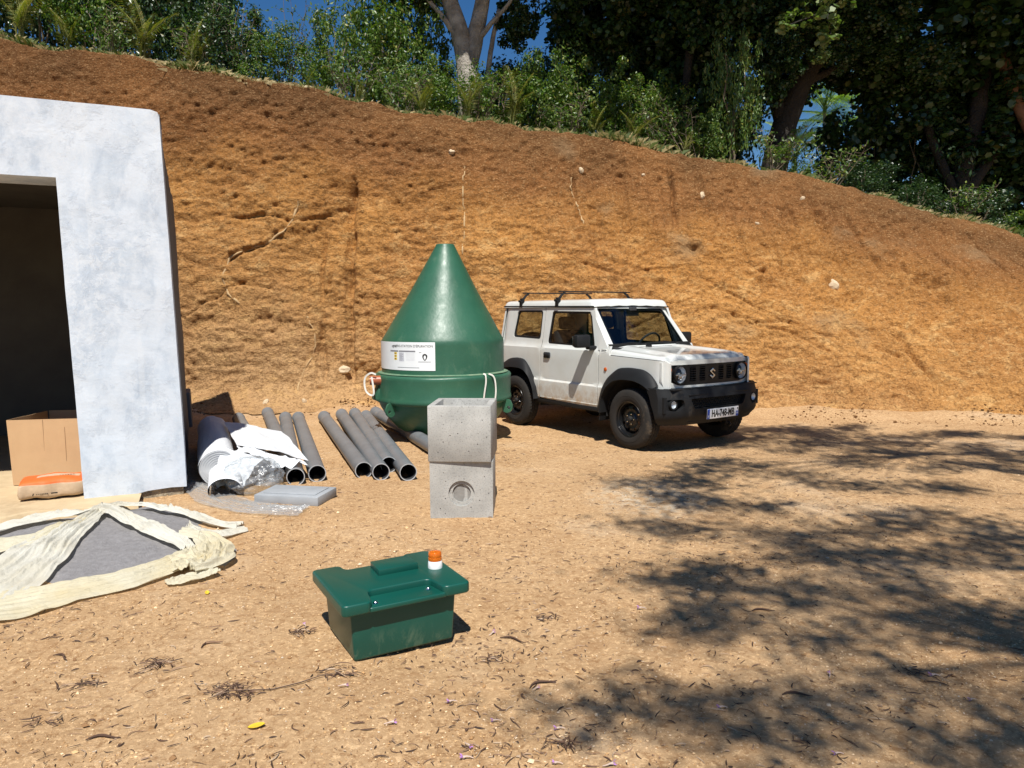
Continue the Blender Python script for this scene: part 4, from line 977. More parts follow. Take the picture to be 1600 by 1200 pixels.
# printing on the cement bag (small marks, unreadable in the photo, as dashes)
q = MB(); rr = random.Random(4)
for k in range(9): q.box((.0 + k * .019, -.035 + .002 * (k % 2), .1655), (.013, .007, .002))
for k in range(7): q.box((-.10 + k * .012, -.177, .052), (.008, .003, .006))
q.box((-.125, -.177, .052), (.008, .003, .020), rot=(0, .3, 0)); q.box((.02, -.177, .052), (.045, .003, .010))
q.build('print', m_ink, bag)
# ================================================================ GREEN CONICAL TANK
m_green, nt, b = new_mat('green_fibreglass')
tcv = nt.nodes.new('ShaderNodeTexCoord').outputs['Object']
c = ramp(nt, noise(nt, 2.2, 6, .6, tcv), [(.35, (.021, .088, .050)), (.65, (.029, .110, .063))])
fd = ramp(nt, noise(nt, 3.5, 9, .78, tcv, .5, (1, 1, .6)), [(.55, (0, 0, 0)), (.70, (.45,) * 3)]); c = mixc(nt, fd, c, (.12, .19, .12))
nt.links.new(c, b.inputs['Base Color']); rr_ = ramp(nt, noise(nt, 7, 6, .7, tcv), [(.3, (.36,) * 3), (.7, (.52,) * 3)]); nt.links.new(rr_, b.inputs['Roughness'])
p = bump(nt, b, noise(nt, 30, 4, .6, tcv), .35, .004); p = bump(nt, b, noise(nt, 5, 4, .6, tcv), .3, .015, p)
m_pvc = pm('grey_pvc', (.185, .195, .205), (.14, .148, .156), .42, 0, 5, 60, .08, .001, dirt=((.30, .24, .17), 6, .60))
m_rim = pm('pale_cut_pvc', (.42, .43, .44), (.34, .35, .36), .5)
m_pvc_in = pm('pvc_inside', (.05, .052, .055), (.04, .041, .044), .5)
m_brown = pm('redbrown_pvc', (.36, .105, .045), (.30, .085, .035), .4)
m_strap = pm('white_webbing', (.74, .72, .66), (.62, .60, .54), .8, 0, 20, 180, .4, .001)
TX, TY = -.85, 9.1
tank = empty('septic_tank', (TX, TY, 0)); tag(tank, 'green conical fibreglass tank with white label and brown pipe stub', 'tank')
prof = [(.001, 2.372), (.104, 2.371), (.112, 2.366), (.116, 2.352), (.138, 2.31), (.40, 1.82), (.60, 1.47), (.716, 1.266), (.740, 1.228), (.748, 1.20), (.750, 1.17), (.752, .84), (.757, .81)]
q = MB(); q.lathe(prof, 96)
for i, v in enumerate(q.v):
    a = math.atan2(v[1], v[0]); k = .004 * float(vnoise(math.cos(a) * 3, math.sin(a) * 3, v[2] * 4, 6))
    q.v[i] = (v[0] * (1 + k) + .045 * max(0, v[2] - 1.2) / 1.17, v[1] * (1 + k), v[2])
q.build('cone_top', m_green, tank, 60)
q = MB(); q.lathe([(.745, .822), (.800, .818), (.832, .808), (.842, .790), (.838, .76), (.834, .56), (.842, .54), (.846, .515), (.842, .492), (.826, .482), (.79, .47)], 96)
for i, v in enumerate(q.v):
    a = math.atan2(v[1], v[0]); k = .010 * float(fbm(math.cos(a) * 2.2, math.sin(a) * 2.2, v[2] * 1.5, 3, 6)); q.v[i] = (v[0] * (1 + k), v[1] * (1 + k), v[2] + .010 * float(vnoise(math.cos(a) * 2.5, math.sin(a) * 2.5, 1, 9)))
q.build('collar', m_green, tank, 60)
q = MB(); q.lathe([(.80, .482), (.78, .42), (.70, .28), (.58, .15), (.45, .06), (.30, .01), (.001, -.01)], 72); q.build('bowl', m_green, tank, 60)
q = MB(); q.lathe([(.752, .836), (.768, .828), (.80, .824)], 96); q.build('seam', pm('dusty_resin_edge', (.20, .26, .17), (.05, .16, .09), .6, 0, 9), tank)
def lug(ang):
    T = Matrix.Rotation(ang, 4, 'Z') @ Matrix.Translation((.80, 0, .45)) @ RX.inverted() @ Matrix.Rotation(0, 4, 'X')
    o = panel('lifting_lug', rpoly([(.78, .50), (.78, .36), (.84, .33), (.90, .36), (.915, .42), (.88, .50)], .03), [circ(.865, .40, .022, None, 10)], lambda x, z: tuple(Matrix.Rotation(ang, 4, 'Z') @ Vector((x, -.012, z))), m_green, tank, .03, .024, lambda x, z: tuple(Matrix.Rotation(ang, 4, 'Z') @ Vector((0, 1, 0))), rim=True)
    panel('lug_back', rpoly([(.78, .50), (.78, .36), (.84, .33), (.90, .36), (.915, .42), (.88, .50)], .03), [circ(.865, .40, .022, None, 10)], lambda x, z: tuple(Matrix.Rotation(ang, 4, 'Z') @ Vector((x, .012, z))), m_green, o, .03, 0, None, rim=False, flip=True)
for a in (-132, -20, 100): lug(rad(a))
# brown stub pipe, pointing left
q = MB(); ps = Vector((-.60, -.40, .752)); pd = Vector((-1, -.18, 0)).normalized(); T = Matrix.Translation(ps) @ pd.to_track_quat('Z', 'Y').to_matrix().to_4x4()
q.lathe([(.055, .10), (.055, .235), (.049, .235), (.049, .02)], 28, M=T); q.build('pipe_stub', m_brown, tank)
q = MB(); q.disc((0, 0, .03), .05, 24, 0, T); q.build('stub_inside', m_dark, tank)
q = MB(); q.box((-.725, -.34, .62), (.12, .16, .26), .03, rot=(0, .35, .5)); q.build('bracket', m_green, tank)
def strap(name, pts, w, nrm):
    P = [Vector(p) for p in pts]; P2 = []
    for i in range(len(P) - 1):
        p0, p1, p2, p3 = P[max(i - 1, 0)], P[i], P[i + 1], P[min(i + 2, len(P) - 1)]
        for t in np.linspace(0, 1, 6, endpoint=False): P2.append(.5 * ((2 * p1) + (p2 - p0) * t + (2 * p0 - 5 * p1 + 4 * p2 - p3) * t * t + (3 * p1 - p0 - 3 * p2 + p3) * t ** 3))
    P2.append(P[-1]); V = []
    for i, p in enumerate(P2):
        d_ = (P2[min(i + 1, len(P2) - 1)] - P2[max(i - 1, 0)]).normalized(); s_ = d_.cross(Vector(nrm)).normalized() * w / 2; nn = Vector(nrm).normalized() * .002
        V += [p - s_ - nn, p + s_ - nn, p + s_ + nn, p - s_ + nn]
    q = MB(); q.add(V, [(i * 4 + k, i * 4 + (k + 1) % 4, i * 4 + 4 + (k + 1) % 4, i * 4 + 4 + k) for i in range(len(P2) - 1) for k in range(4)], 0, True); return q.build(name, m_strap, tank, 40)
strap('sling', [(-.745, -.50, .825), (-.80, -.51, .845), (-.865, -.51, .80), (-.88, -.51, .72), (-.862, -.51, .63), (-.81, -.51, .585), (-.775, -.51, .60), (-.78, -.51, .70), (-.795, -.51, .80)], .020, (.3, -1, 0))
strap('sling', [(.52, -.655, .84), (.545, -.665, .825), (.55, -.668, .74), (.53, -.675, .60), (.52, -.678, .47), (.55, -.665, .375), (.59, -.635, .37), (.635, -.60, .45), (.66, -.58, .60), (.655, -.575, .74), (.63, -.585, .81), (.58, -.60, .835)], .018, (.6, -1, 0))
# label on the cylinder
m_label = pm('white_label', (.80, .82, .82), (.74, .76, .77), .35); m_lgrey = pm('grey_print', (.22, .22, .24), (.2, .2, .22), .5); m_lpale = pm('pale_print', (.55, .56, .60), (.5, .51, .55), .5); m_yell = pm('yellow_print', (.80, .55, .02), (.7, .48, .02), .5)
LW, LH = 1.22, .325
def lmap(r_):
    return lambda u, v: (r_ * math.sin(rad(-1.5) + (u - LW) / .754), -r_ * math.cos(rad(-1.5) + (u - LW) / .754), .885 + v)
def lbl(name, x0, y0_, x1, y1_, m, r_=.7565, par=None):
    o = panel(name, [(x0, y0_), (x1, y0_), (x1, y1_), (x0, y1_)], [], lmap(r_), m, par or tank, .04, 0, None, rim=False, ang=80, flip=False); return o
lab = lbl('label', 0, 0, LW, LH, m_label, .7555)
def ltext(s, size, u, v, m, sx_=1.0):
    f = lmap(.7572)
    text('label_print', s, size, Matrix.Translation((u, v, 0)), m, lab, sx_, 0, lambda p: Vector(f(p.x, p.y)))
ltext("MICRO-STATION D'ÉPURATION", .038, LW - .29, .278, m_ink, .98)
ltext("epur", .05, .68, .278, m_ink)
lbl('label_print', .60, .212, .745, .228, m_lgrey, .7566, lab); lbl('label_print', .755, .212, .985, .228, m_lgrey, .7566, lab)
lbl('label_print', .755, .105, .83, .205, m_lpale, .7566, lab)
for k in range(7): lbl('label_print', .765, .115 + k * .0135, .82 if k % 2 else .80, .119 + k * .0135, m_lgrey, .7570, lab); lbl('label_print', .86, .115 + k * .0135, .975, .1165 + k * .0135, m_lpale, .7566, lab)
for k in range(3): lbl('label_print', .675, .118 + k * .032, .72, .143 + k * .032, m_yell, .7566, lab)
for k in range(3): lbl('label_print', .68, .125 + k * .032, .705, .133 + k * .032, m_ink, .7570, lab)
for u0, u1, v in ((.73, 1.03, .030), (1.02, 1.17, .098), (1.03, 1.06, .205)): lbl('label_print', u0, v, u1, v + .006, m_lgrey, .7566, lab)
drop = [(1.1 + .030 * math.cos(a) * (1 if math.sin(a) > 0 else .55 + .45 * math.cos(a) ** 2), .165 + (.028 if math.sin(a) > 0 else .05) * math.sin(a)) for a in np.linspace(0, 2 * math.pi, 24, endpoint=False)]
dr_in = [(1.1 + (u - 1.1) * .48, .158 + (v - .165) * .66) for u, v in drop]
panel('label_print', drop, [dr_in], lmap(.7570), m_ink, lab, .01, 0, None, rim=False, ang=80)
# ================================================================ PIPES
def pipe(p0, p1, lab_, r=.080, dirt=False):
    p0, p1 = Vector(p0), Vector(p1); L = (p1 - p0).length
    o = empty('drain_pipe', p0); o.rotation_euler = (p1 - p0).to_track_quat('Z', 'Y').to_euler()
    tag(o, lab_, 'pipe', 'grey plastic drain pipes laid side by side on the ground')
    sag = [(0, 0, L * t) for t in np.linspace(0, 1, 12)]
    q = MB(); q.lathe([(r, z) for z in np.linspace(.0, L - .12, 10)] + [(r + .006, L - .11), (r + .006, L), (r - .004, L)], 32)
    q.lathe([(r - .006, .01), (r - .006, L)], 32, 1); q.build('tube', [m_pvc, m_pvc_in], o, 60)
    q = MB(); q.lathe([(r - .0065, .012), (r - .0065, -.001), (r + .0005, -.001), (r + .0005, .004)], 32); q.build('cut_end', m_rim, o, 30)
    return o
R_ = .080
PS = [((-1.796, 6.656, R_), (-3.015, 10.282, R_), 'grey pipe nearest the concrete paver, right one of the left pair'),
      ((-1.955, 6.52, R_), (-3.20, 10.289, R_), 'grey pipe just right of the clear plastic bag, left one of the pair'),
      ((-2.16, 7.05, R_), (-3.62, 10.80, R_), 'grey pipe mostly hidden under the white sheet, its end in the bag shadow'),
      ((-2.36, 6.95, R_), (-3.84, 10.23, R_), 'grey pipe under the white sheet with only its far end showing, nearest the wall'),
      ((-1.394, 6.782, R_), (-2.67, 10.347, R_), 'leftmost pipe of the group of four in open ground'),
      ((-1.218, 6.708, R_), (-2.475, 10.582, R_), 'second pipe of the group of four, its end closest to the camera'),
      ((-1.200, 7.028, R_), (-2.30, 10.661, R_), 'third pipe of the group of four, set back behind the second'),
      ((-.963, 6.687, R_), (-2.085, 10.402, R_), 'rightmost pipe of the group of four in open ground'),
      ((-.62, 7.35, R_), (-2.02, 10.78, R_), 'grey pipe running under the green tank towards the concrete block')]
for a, b_, l in PS: pipe(a, b_, l)
# ================================================================ CONCRETE BLOCKS
m_conc, nt, b = new_mat('precast_concrete')
tcv = nt.nodes.new('ShaderNodeTexCoord').outputs['Object']
c = ramp(nt, noise(nt, 4, 6, .6, tcv), [(.35, (.31, .305, .285)), (.5, (.38, .372, .345)), (.68, (.45, .44, .41))])
sp = ramp(nt, noise(nt, 85, 4, .75, tcv), [(.38, (.75,) * 3), (.46, (0, 0, 0))]); c = mixc(nt, sp, c, (.20, .19, .18))
vo = N(nt, 'ShaderNodeTexVoronoi'); vo.inputs['Scale'].default_value = 34; nt.links.new(tcv, vo.inputs[0])
ho = mixc(nt, 1.0, ramp(nt, vo.outputs['Distance'], [(.10, (1, 1, 1)), (.17, (0, 0, 0))]), ramp(nt, vo.outputs['Color'], [(.80, (0, 0, 0)), (.82, (1, 1, 1))]), 'MULTIPLY')
c = mixc(nt, ho, c, (.08, .075, .07)); nt.links.new(c, b.inputs['Base Color']); b.inputs['Roughness'].default_value = .92; b.inputs['Specular IOR Level'].default_value = .2
hinv = N(nt, 'ShaderNodeMath', operation='MULTIPLY'); hinv.inputs[1].default_value = -1; nt.links.new(ho, hinv.inputs[0])
p = bump(nt, b, hinv.outputs[0], .8, .006); p = bump(nt, b, noise(nt, 70, 5, .6, tcv), .4, .003, p)
m_knock = pm('rough_knockout', (.26, .25, .23), (.20, .19, .175), .95, 0, 20, 60, .6, .004)
def hollow(name, w, dp, h, wall, loc, rz, label, knock=False):
    o = empty(name, loc, rz); tag(o, label, 'block', 'precast concrete inspection chambers')
    q = MB()
    hole = [circ(0, .19, .098, None, 32)] if knock else []
    out = rpoly([(-w / 2, 0), (w / 2, 0), (w / 2, h), (-w / 2, h)], .006, 2)
    fr = lambda x, z: (x, 0, z)
    parts = []
    if knock:
        a = panel('front_face', out, hole, fr, m_conc, o, .06, .018, lambda x, z: (0, 1, 0))
        a2 = panel('knockout_ring', hole[0], [circ(0, .19, .070, None, 32)], lambda x, z: (x, .018, z), m_conc, a, .03, .014, lambda x, z: (0, 1, 0))
        panel('knockout_disc', circ(0, .19, .071, None, 32), [], lambda x, z: (x, .034 + .004 * math.sin(x * 60), z), m_knock, a, .03, 0, None, rim=False)
        q.box((-w / 2 + wall / 2, dp / 2 + .001, h / 2), (wall, dp - .001, h - .004), .004); q.box((w / 2 - wall / 2, dp / 2 + .001, h / 2), (wall, dp - .001, h - .004), .004)
        q.box((0, dp - wall / 2 - .001, h / 2), (w - 2 * wall + .01, wall - .002, h - .008), .003); q.box((0, .045, h / 2), (w - 2 * wall + .01, .018, h - .008))
        q.box((0, dp / 2, .02), (w - .05, dp - .05, .03)); q.build('chamber', m_conc, o)
    else:
        ov = [(-w / 2, 0), (w / 2, 0), (w / 2, dp), (-w / 2, dp)]; k = wall
        bm = bmesh.new()
        rings = []
        for z, ins in ((0, 0), (h, 0), (h, k), (0, k + .0)):
            rings.append([bm.verts.new((x + (ins if x < 0 else -ins), y + (ins if y == 0 else -ins), z)) for x, y in ov])
        for a_, b2 in ((0, 1), (1, 2), (2, 3), (3, 0)):
            for i in range(4): bm.faces.new((rings[a_][i], rings[a_][(i + 1) % 4], rings[b2][(i + 1) % 4], rings[b2][i]))
        bmesh.ops.bevel(bm, geom=bm.edges[:], offset=.006, segments=2, profile=.5, affect='EDGES'); q.bm(bm, 0, True); q.build('chamber', m_conc, o, 40)
    return o
hollow('concrete_chamber', .475, .50, .432, .05, (-.386, 5.44, .0), rad(-1), 'lower precast concrete chamber with a round knockout in its front', True)
hollow('concrete_chamber', .475, .50, .425, .048, (-.396, 5.418, .434), rad(-4.0), 'upper hollow concrete chamber stacked slightly forward on the lower one')
pv = empty('concrete_paver', (-1.80, 6.00, .0), rad(-11)); tag(pv, 'flat grey concrete lid slab lying in front of the pipe ends', 'slab')
q = MB(); q.box((0, 0, .045), (.56, .36, .075), .008); q.box((0, .01, .085), (.46, .26, .010), .006); q.build('slab', pm('grey_cement_slab', (.33, .345, .36), (.26, .275, .29), .9, 0, 5, 60, .5, .004), pv)
# ================================================================ GREEN BOX WITH AMBER BEACON
m_gpl, nt, b = new_mat('green_polythene')
tcv = nt.nodes.new('ShaderNodeTexCoord').outputs['Object']
c = ramp(nt, noise(nt, 3, 4, .5, tcv), [(.3, (.003, .062, .045)), (.7, (.004, .073, .053))])
sx = N(nt, 'ShaderNodeSeparateXYZ'); nt.links.new(tcv, sx.inputs[0])
lowz = ramp(nt, sx.outputs['Z'], [(.02, (1, 1, 1)), (.13, (0, 0, 0))]); du = ramp(nt, noise(nt, 9, 8, .75, tcv, .6, (1, 1, .6)), [(.50, (0, 0, 0)), (.64, (.42,) * 3)])
c = mixc(nt, mixc(nt, 1.0, lowz, du, 'MULTIPLY'), c, (.20, .26, .17)); nt.links.new(c, b.inputs['Base Color'])
b.inputs['Roughness'].default_value = .38; bump(nt, b, noise(nt, 90, 3, .6, tcv), .06, .001)
gb = empty('control_box', (-.737, 3.062, 0), math.atan2(.489, .872)); tag(gb, 'dark green plastic control box with a thick recessed lid', 'box')
q = MB(); bm = bmesh.new()
lo = [(.066, .062), (.548, .062), (.548, .475), (.066, .475)]; hi = [(.050, .056), (.564, .056), (.564, .490), (.050, .490)]
a_ = [bm.verts.new((x, y, 0)) for x, y in lo]; c_ = [bm.verts.new((x, y, .255)) for x, y in hi]
bm.faces.new(a_[::-1]); bm.faces.new(c_)
for i in range(4): bm.faces.new((a_[i], a_[(i + 1) % 4], c_[(i + 1) % 4], c_[i]))
bmesh.ops.bevel(bm, geom=[e for e in bm.edges], offset=.012, segments=3, profile=.5, affect='EDGES'); q.bm(bm, 0, True); q.build('tub', m_gpl, gb, 50)
LD, LWd = .53, .615
lid = empty('lid', (0, 0, 0), parent=gb)
H_ = rpoly([(0, 0), (.135, 0), (.155, .135), (.46, .135), (.48, 0), (.615, 0), (.615, .53), (.475, .53), (.465, .455), (.15, .455), (.14, .53), (0, .53)], .028, 5)
q = MB(); q.prism(H_, .237, .290, bev=.009, seg=3); q.build('lid_top', m_gpl, lid, 50)
q = MB(); q.prism(rpoly([(.118, .003), (.497, .003), (.497, .527), (.118, .527)], .02, 3), .2362, .259, bev=.005); q.build('lid_tray', m_gpl, lid, 50)
q = MB(); q.prism([(.262, .285), (.467, .285), (.462, .425), (.267, .425)], .288, .320, bev=.003); q.build('handle_block', m_gpl, lid, 40)
for x, y in ((.165, .050), (.435, .085)):
    q = MB(); q.lathe([(.001, .269), (.005, .268), (.0085, .263), (.012, .260), (.013, .2592)], 16, M=Matrix.Translation((x, y, 0))); q.build('screw', m_chrome, lid)
bc = empty('beacon', (.547, .262, .2895), parent=gb)
q = MB(); q.lathe([(.001, .0), (.036, .0), (.0365, .010), (.034, .034), (.031, .038), (.001, .038)], 36); q.build('beacon_base', pm('white_plastic', (.80, .80, .78), (.76, .76, .74), .4), bc, 40)
m_amber, nt, b = new_mat('amber_plastic'); b.inputs['Base Color'].default_value = (.85, .20, .012, 1); b.inputs['Roughness'].default_value = .12; b.inputs['Transmission Weight'].default_value = .45; b.inputs['IOR'].default_value = 1.45
q = MB(); q.lathe([(.033, .0385), (.0335, .052), (.0315, .054), (.0325, .056), (.0325, .074), (.028, .080), (.012, .083), (.001, .0835)], 36); q.build('beacon_lens', m_amber, bc, 40)
q = MB(); q.lathe([(.001, .072), (.008, .066), (.011, .045), (.011, .039)], 16); q.build('lamp', m_reflector, bc)
# ================================================================ SAND HEAP AND SHEETS
HC = (-2.95, 4.88)
def heap_z(x, y):
    x = np.asarray(x, float); y = np.asarray(y, float)
    a = np.arctan2(y - HC[1], x - HC[0]); rr2 = np.hypot((x - HC[0]) / 1.08, (y - HC[1]) / 1.05) * (1 + .08 * np.sin(a * 3 + 1) + .04 * np.sin(a * 7))
    h = .085 * (1 - sstep(.25, 1.05, rr2)) + .02 * fbm(x * 3, y * 3, 0, 3, 44) * (1 - sstep(.6, 1.0, rr2))
    return np.maximum(h, 0)
hx2 = np.linspace(-4.2, -1.8, 110); hy2 = np.linspace(3.7, 6.0, 110); X, Y = np.meshgrid(hx2, hy2, indexing='ij')
Z = heap_z(X, Y) + .004 * fbm(X * 25, Y * 25, 0, 3, 46) - .02
m_sand = pm('grey_sand', (.25, .24, .24), (.18, .17, .17), .95, 0, 30, 90, .9, .01)
o = link('sand_heap', fastmesh('sand_heap', np.stack([X, Y, Z], -1), grid_faces(110, 110), True), m_sand); tag(o, 'low heap of dark grey sand under the cream sheets', 'sand')
def cloth_mat(name, c1, c2, tr=.25):
    m, nt, b = new_mat(name); nt.links.new(ramp(nt, noise(nt, 3.0, 5, .6), [(.35, c2), (.62, c1)]), b.inputs['Base Color']); b.inputs['Roughness'].default_value = .7
    out = [n_ for n_ in nt.nodes if n_.type == 'OUTPUT_MATERIAL'][0]
    t = N(nt, 'ShaderNodeBsdfTranslucent'); t.inputs[0].default_value = (*c1, 1); mx = N(nt, 'ShaderNodeMixShader'); mx.inputs[0].default_value = tr
    nt.links.new(b.outputs[0], mx.inputs[1]); nt.links.new(t.outputs[0], mx.inputs[2]); nt.links.new(mx.outputs[0], out.inputs[0])
    p = bump(nt, b, noise(nt, 14, 6, .65, None, 1.5), .55, .02); bump(nt, b, noise(nt, 55, 4, .6, None, .6), .35, .004, p); return m
m_cream = cloth_mat('cream_sheet', (.66, .61, .46), (.62, .53, .33)); m_pale = cloth_mat('pale_sheet', (.68, .66, .58), (.62, .58, .47)); m_tarp = cloth_mat('white_geotextile', (.78, .79, .80), (.72, .74, .77), .12)
def spline(P, n):
    P = np.array(P, float); L = np.r_[0, np.cumsum(np.linalg.norm(np.diff(P, axis=0), axis=1))]; t = np.linspace(0, L[-1], n); Q = np.stack([np.interp(t, L, P[:, k]) for k in range(P.shape[1])], 1)
    for _ in range(int(n / len(P) / 1.5)): Q[1:-1] = Q[1:-1] * .5 + (Q[:-2] + Q[2:]) * .25
    return Q
def ribbon(name, P, m, folds=5, amp=.03, seed=1, n=140, k=44, lift=.012, parent=None, base=None, arch_=.12):
    """sheet gathered along a path: P rows are x, y, half width"""
    Q = spline(P, n); T = np.gradient(Q[:, :2], axis=0); T /= np.linalg.norm(T, axis=1)[:, None] + 1e-9; Nn = np.stack([-T[:, 1], T[:, 0]], 1)
    v = np.linspace(-1, 1, k); Vg, Sg = np.meshgrid(v, np.linspace(0, 1, n)); w = Q[:, 2][:, None]
    edge_n = 1 + .14 * fbm(Sg * 5, np.sign(Vg) * 3, 0, 3, seed)
    off = Vg * w * edge_n; x = Q[:, 0][:, None] + Nn[:, 0][:, None] * off; y = Q[:, 1][:, None] + Nn[:, 1][:, None] * off
    ph = folds * Vg * 2.6 + 2.2 * vnoise(Sg * 3.0, Vg * .7, 0, seed + 1) + 1.1 * vnoise(Sg * 7.0, Vg * 1.8, 0, seed + 5)
    f = ((1 - np.abs(np.sin(ph))) ** 1.6 + .45 * (1 - np.abs(np.sin(ph * 2.3 + 2 * vnoise(Sg * 5, Vg, 0, seed + 2)))) ** 1.5) * (.5 + .7 * np.abs(vnoise(Sg * 6, Vg * 2, 0, seed + 6)) * 1.6)
    a = .75 * amp * (.55 + .6 * np.clip(.3 / (w + .05) * .25, .2, 1.6))
    z = (base or heap_z)(x, y) + lift + a * f * (.45 + .55 * (1 - Vg ** 2)) + a * arch_ * (1 - Vg ** 2) + .007 * fbm(x * 6, y * 6, 0, 3, seed + 3)
    z = np.maximum(z, (base or heap_z)(x, y) + .004)
    z[:, 0] = np.minimum(z[:, 0], (base or heap_z)(x[:, 0], y[:, 0]) + .012 + .5 * (z[:, 0] - (base or heap_z)(x[:, 0], y[:, 0])))
    x = x + .015 * np.sin(ph + 1) * w * 2
    return link(name, fastmesh(name, np.stack([x, y, z], -1), grid_faces(n, k), True), m, parent)
cs = empty('cream_sheet', (0, 0, 0)); tag(cs, 'crumpled cream plastic sheet wrapped round the grey sand heap', 'sheet')
ribbon('sheet_fold', [(-3.13, 5.50, .04), (-3.06, 5.28, .07), (-3.03, 4.95, .13), (-2.98, 4.50, .20), (-2.93, 4.05, .25), (-2.98, 3.60, .28)], m_pale, 4, .048, 3, 160, 60, parent=cs)
ribbon('sheet_fold', [(-3.5, 3.60, .34), (-3.06, 3.72, .30), (-2.72, 3.80, .235), (-2.50, 3.93, .19), (-2.25, 4.13, .155), (-2.08, 4.42, .115), (-2.00, 4.68, .07)], m_cream, 5, .036, 9, 200, 60, parent=cs)
ribbon('sheet_fold', [(-3.14, 5.40, .035), (-2.89, 5.26, .055), (-2.70, 5.10, .08), (-2.42, 4.88, .085), (-2.20, 4.74, .07), (-2.08, 4.60, .05)], m_pale, 3, .045, 15, 120, 34, parent=cs, lift=.02)
ribbon('sheet_fold', [(-3.3, 5.56, .10), (-3.0, 5.56, .055), (-2.7, 5.53, .045), (-2.42, 5.44, .06), (-2.2, 5.25, .05), (-1.98, 5.22, .06)], m_pale, 3, .040, 22, 120, 30, parent=cs)
ribbon('sheet_fold', [(-2.30, 5.10, .03), (-2.2, 5.0, .10), (-2.06, 5.02, .10), (-1.92, 5.16, .05)], m_pale, 3, .035, 28, 80, 30, parent=cs)
ribbon('sheet_fold', [(-2.24, 4.84, .05), (-2.08, 4.86, .10), (-1.92, 4.66, .12), (-1.84, 4.48, .11), (-1.86, 4.32, .07), (-1.90, 4.24, .03)], m_cream, 2, .055, 33, 110, 40, parent=cs, lift=.03)
ribbon('sheet_fold', [(-2.08, 4.50, .09), (-1.98, 4.40, .12), (-1.93, 4.28, .10)], m_cream, 2, .05, 37, 60, 34, parent=cs, lift=.03)
ribbon('sheet_fold', [(-2.00, 4.10, .045), (-1.89, 4.19, .065), (-1.78, 4.30, .05)], m_cream, 2, .03, 41, 60, 20, parent=cs)
ribbon('sheet_fold', [(-3.95, 4.75, .10), (-3.66, 5.05, .16), (-3.45, 5.28, .12), (-3.15, 5.42, .06)], m_pale, 3, .045, 45, 100, 34, parent=cs)
ribbon('sheet_fold', [(-3.9, 4.3, .30), (-3.5, 4.45, .20), (-3.15, 4.75, .10), (-3.05, 5.1, .05)], m_cream, 4, .045, 49, 100, 40, parent=cs)
# ================================================================ GEOTEXTILE ROLLS AND PLASTIC
def roll(name, p0, p1, r, label, inner=.03, m=m_tarp, opening=False):
    p0, p1 = Vector(p0), Vector(p1); L = (p1 - p0).length; o = empty(name, p0); o.rotation_euler = (p1 - p0).to_track_quat('Z', 'Y').to_euler(); tag(o, label, 'roll')
    V = []; n = 72; K = 16
    for j in range(K):
        for i in range(n):
            a = 2 * math.pi * i / n; z = L * j / (K - 1); k = 1 + .05 * float(fbm(math.cos(a) * 1.5, math.sin(a) * 1.5, z * 1.5, 3, 61)) + .03 * math.sin(a * 3 + z * 2); V.append((r * k * math.cos(a), r * k * math.sin(a), z))
    q = MB(); q.add(V, [(j * n + i, (j + 1) * n + i, (j + 1) * n + (i + 1) % n, j * n + (i + 1) % n) for j in range(K - 1) for i in range(n)], 0, True)
    q.build('wound_sheet', m, o, 60)
    q = MB(); P = []
    for i in range(420):
        a = i / 420 * 2 * math.pi * 7; rr3 = inner + (r - inner) * i / 420; P.append((rr3 * math.cos(a) * (1 + .05 * math.sin(a * 3)), rr3 * math.sin(a), -.004 + .006 * math.sin(a * 1.7)))
    V = []
    for i, p_ in enumerate(P): V += [(p_[0], p_[1], -.006), (p_[0], p_[1], .02)]
    q.add(V, [tuple(f) for f in grid_faces(len(P), 2).tolist()], 0, True); q.build('spiral_end', m, o, 60)
    q = MB(); q.disc((0, 0, .001), r * .97, 40); q.build('end_shade', pm('shaded_end_fabric', (.45, .46, .47), (.38, .39, .40), .9, 0, 14), o)  # darker grey disc paints the shade between the windings
    return o
roll('fabric_roll', (-2.63, 6.48, .175), (-3.55, 8.62, .18), .165, 'thick roll of white geotextile lying along the garage wall')
# unrolled end and the dark tunnel under it
def flat(x, y): return np.zeros_like(np.asarray(x, float))
sh = empty('white_sheet', (0, 0, 0)); tag(sh, 'white geotextile sheet draped over the roll and pipes', 'sheet')
def patch(name, C4, m, parent, nu=70, nv=70, amp=.02, seed=5, sag=None):
    A, B_, C_, D = [np.array(c) for c in C4]; u, v = np.meshgrid(np.linspace(0, 1, nu), np.linspace(0, 1, nv), indexing='ij'); u3, v3 = u[..., None], v[..., None]
    P = (A * (1 - u3) + B_ * u3) * (1 - v3) + (D * (1 - u3) + C_ * u3) * v3
    P[..., 2] += amp * fbm(u * 3, v * 3, 0, 4, seed) + .5 * amp * (1 - np.abs(np.sin(u * 7 + v * 4 + 2 * fbm(u * 2, v * 2, 0, 2, seed + 1)))) ** 2
    P[..., 0] += .6 * amp * fbm(u * 4, v * 4, 3, 3, seed + 2); P[..., 1] += .8 * amp * fbm(u * 4, v * 4, 7, 3, seed + 3)
    if sag is not None: P[..., 2] += sag(u, v)
    P[..., 2] = np.maximum(P[..., 2], .006)
    return link(name, fastmesh(name, P, grid_faces(nu, nv), True), m, parent)
patch('draped_sheet', [(-2.55, 6.72, .34), (-1.86, 6.62, .215), (-2.58, 8.15, .24), (-3.22, 8.15, .34)], m_tarp, sh, amp=.009, sag=lambda u, v: .03 * np.sin(u * 3.1) * (1 - u) - .05 * sstep(.9, 1.0, u) * 0)
patch('folded_edge', [(-1.84, 6.60, .20), (-2.12, 6.48, .19), (-2.50, 6.56, .33), (-2.5, 6.75, .35)], m_tarp, sh, 50, 40, .03, 9)
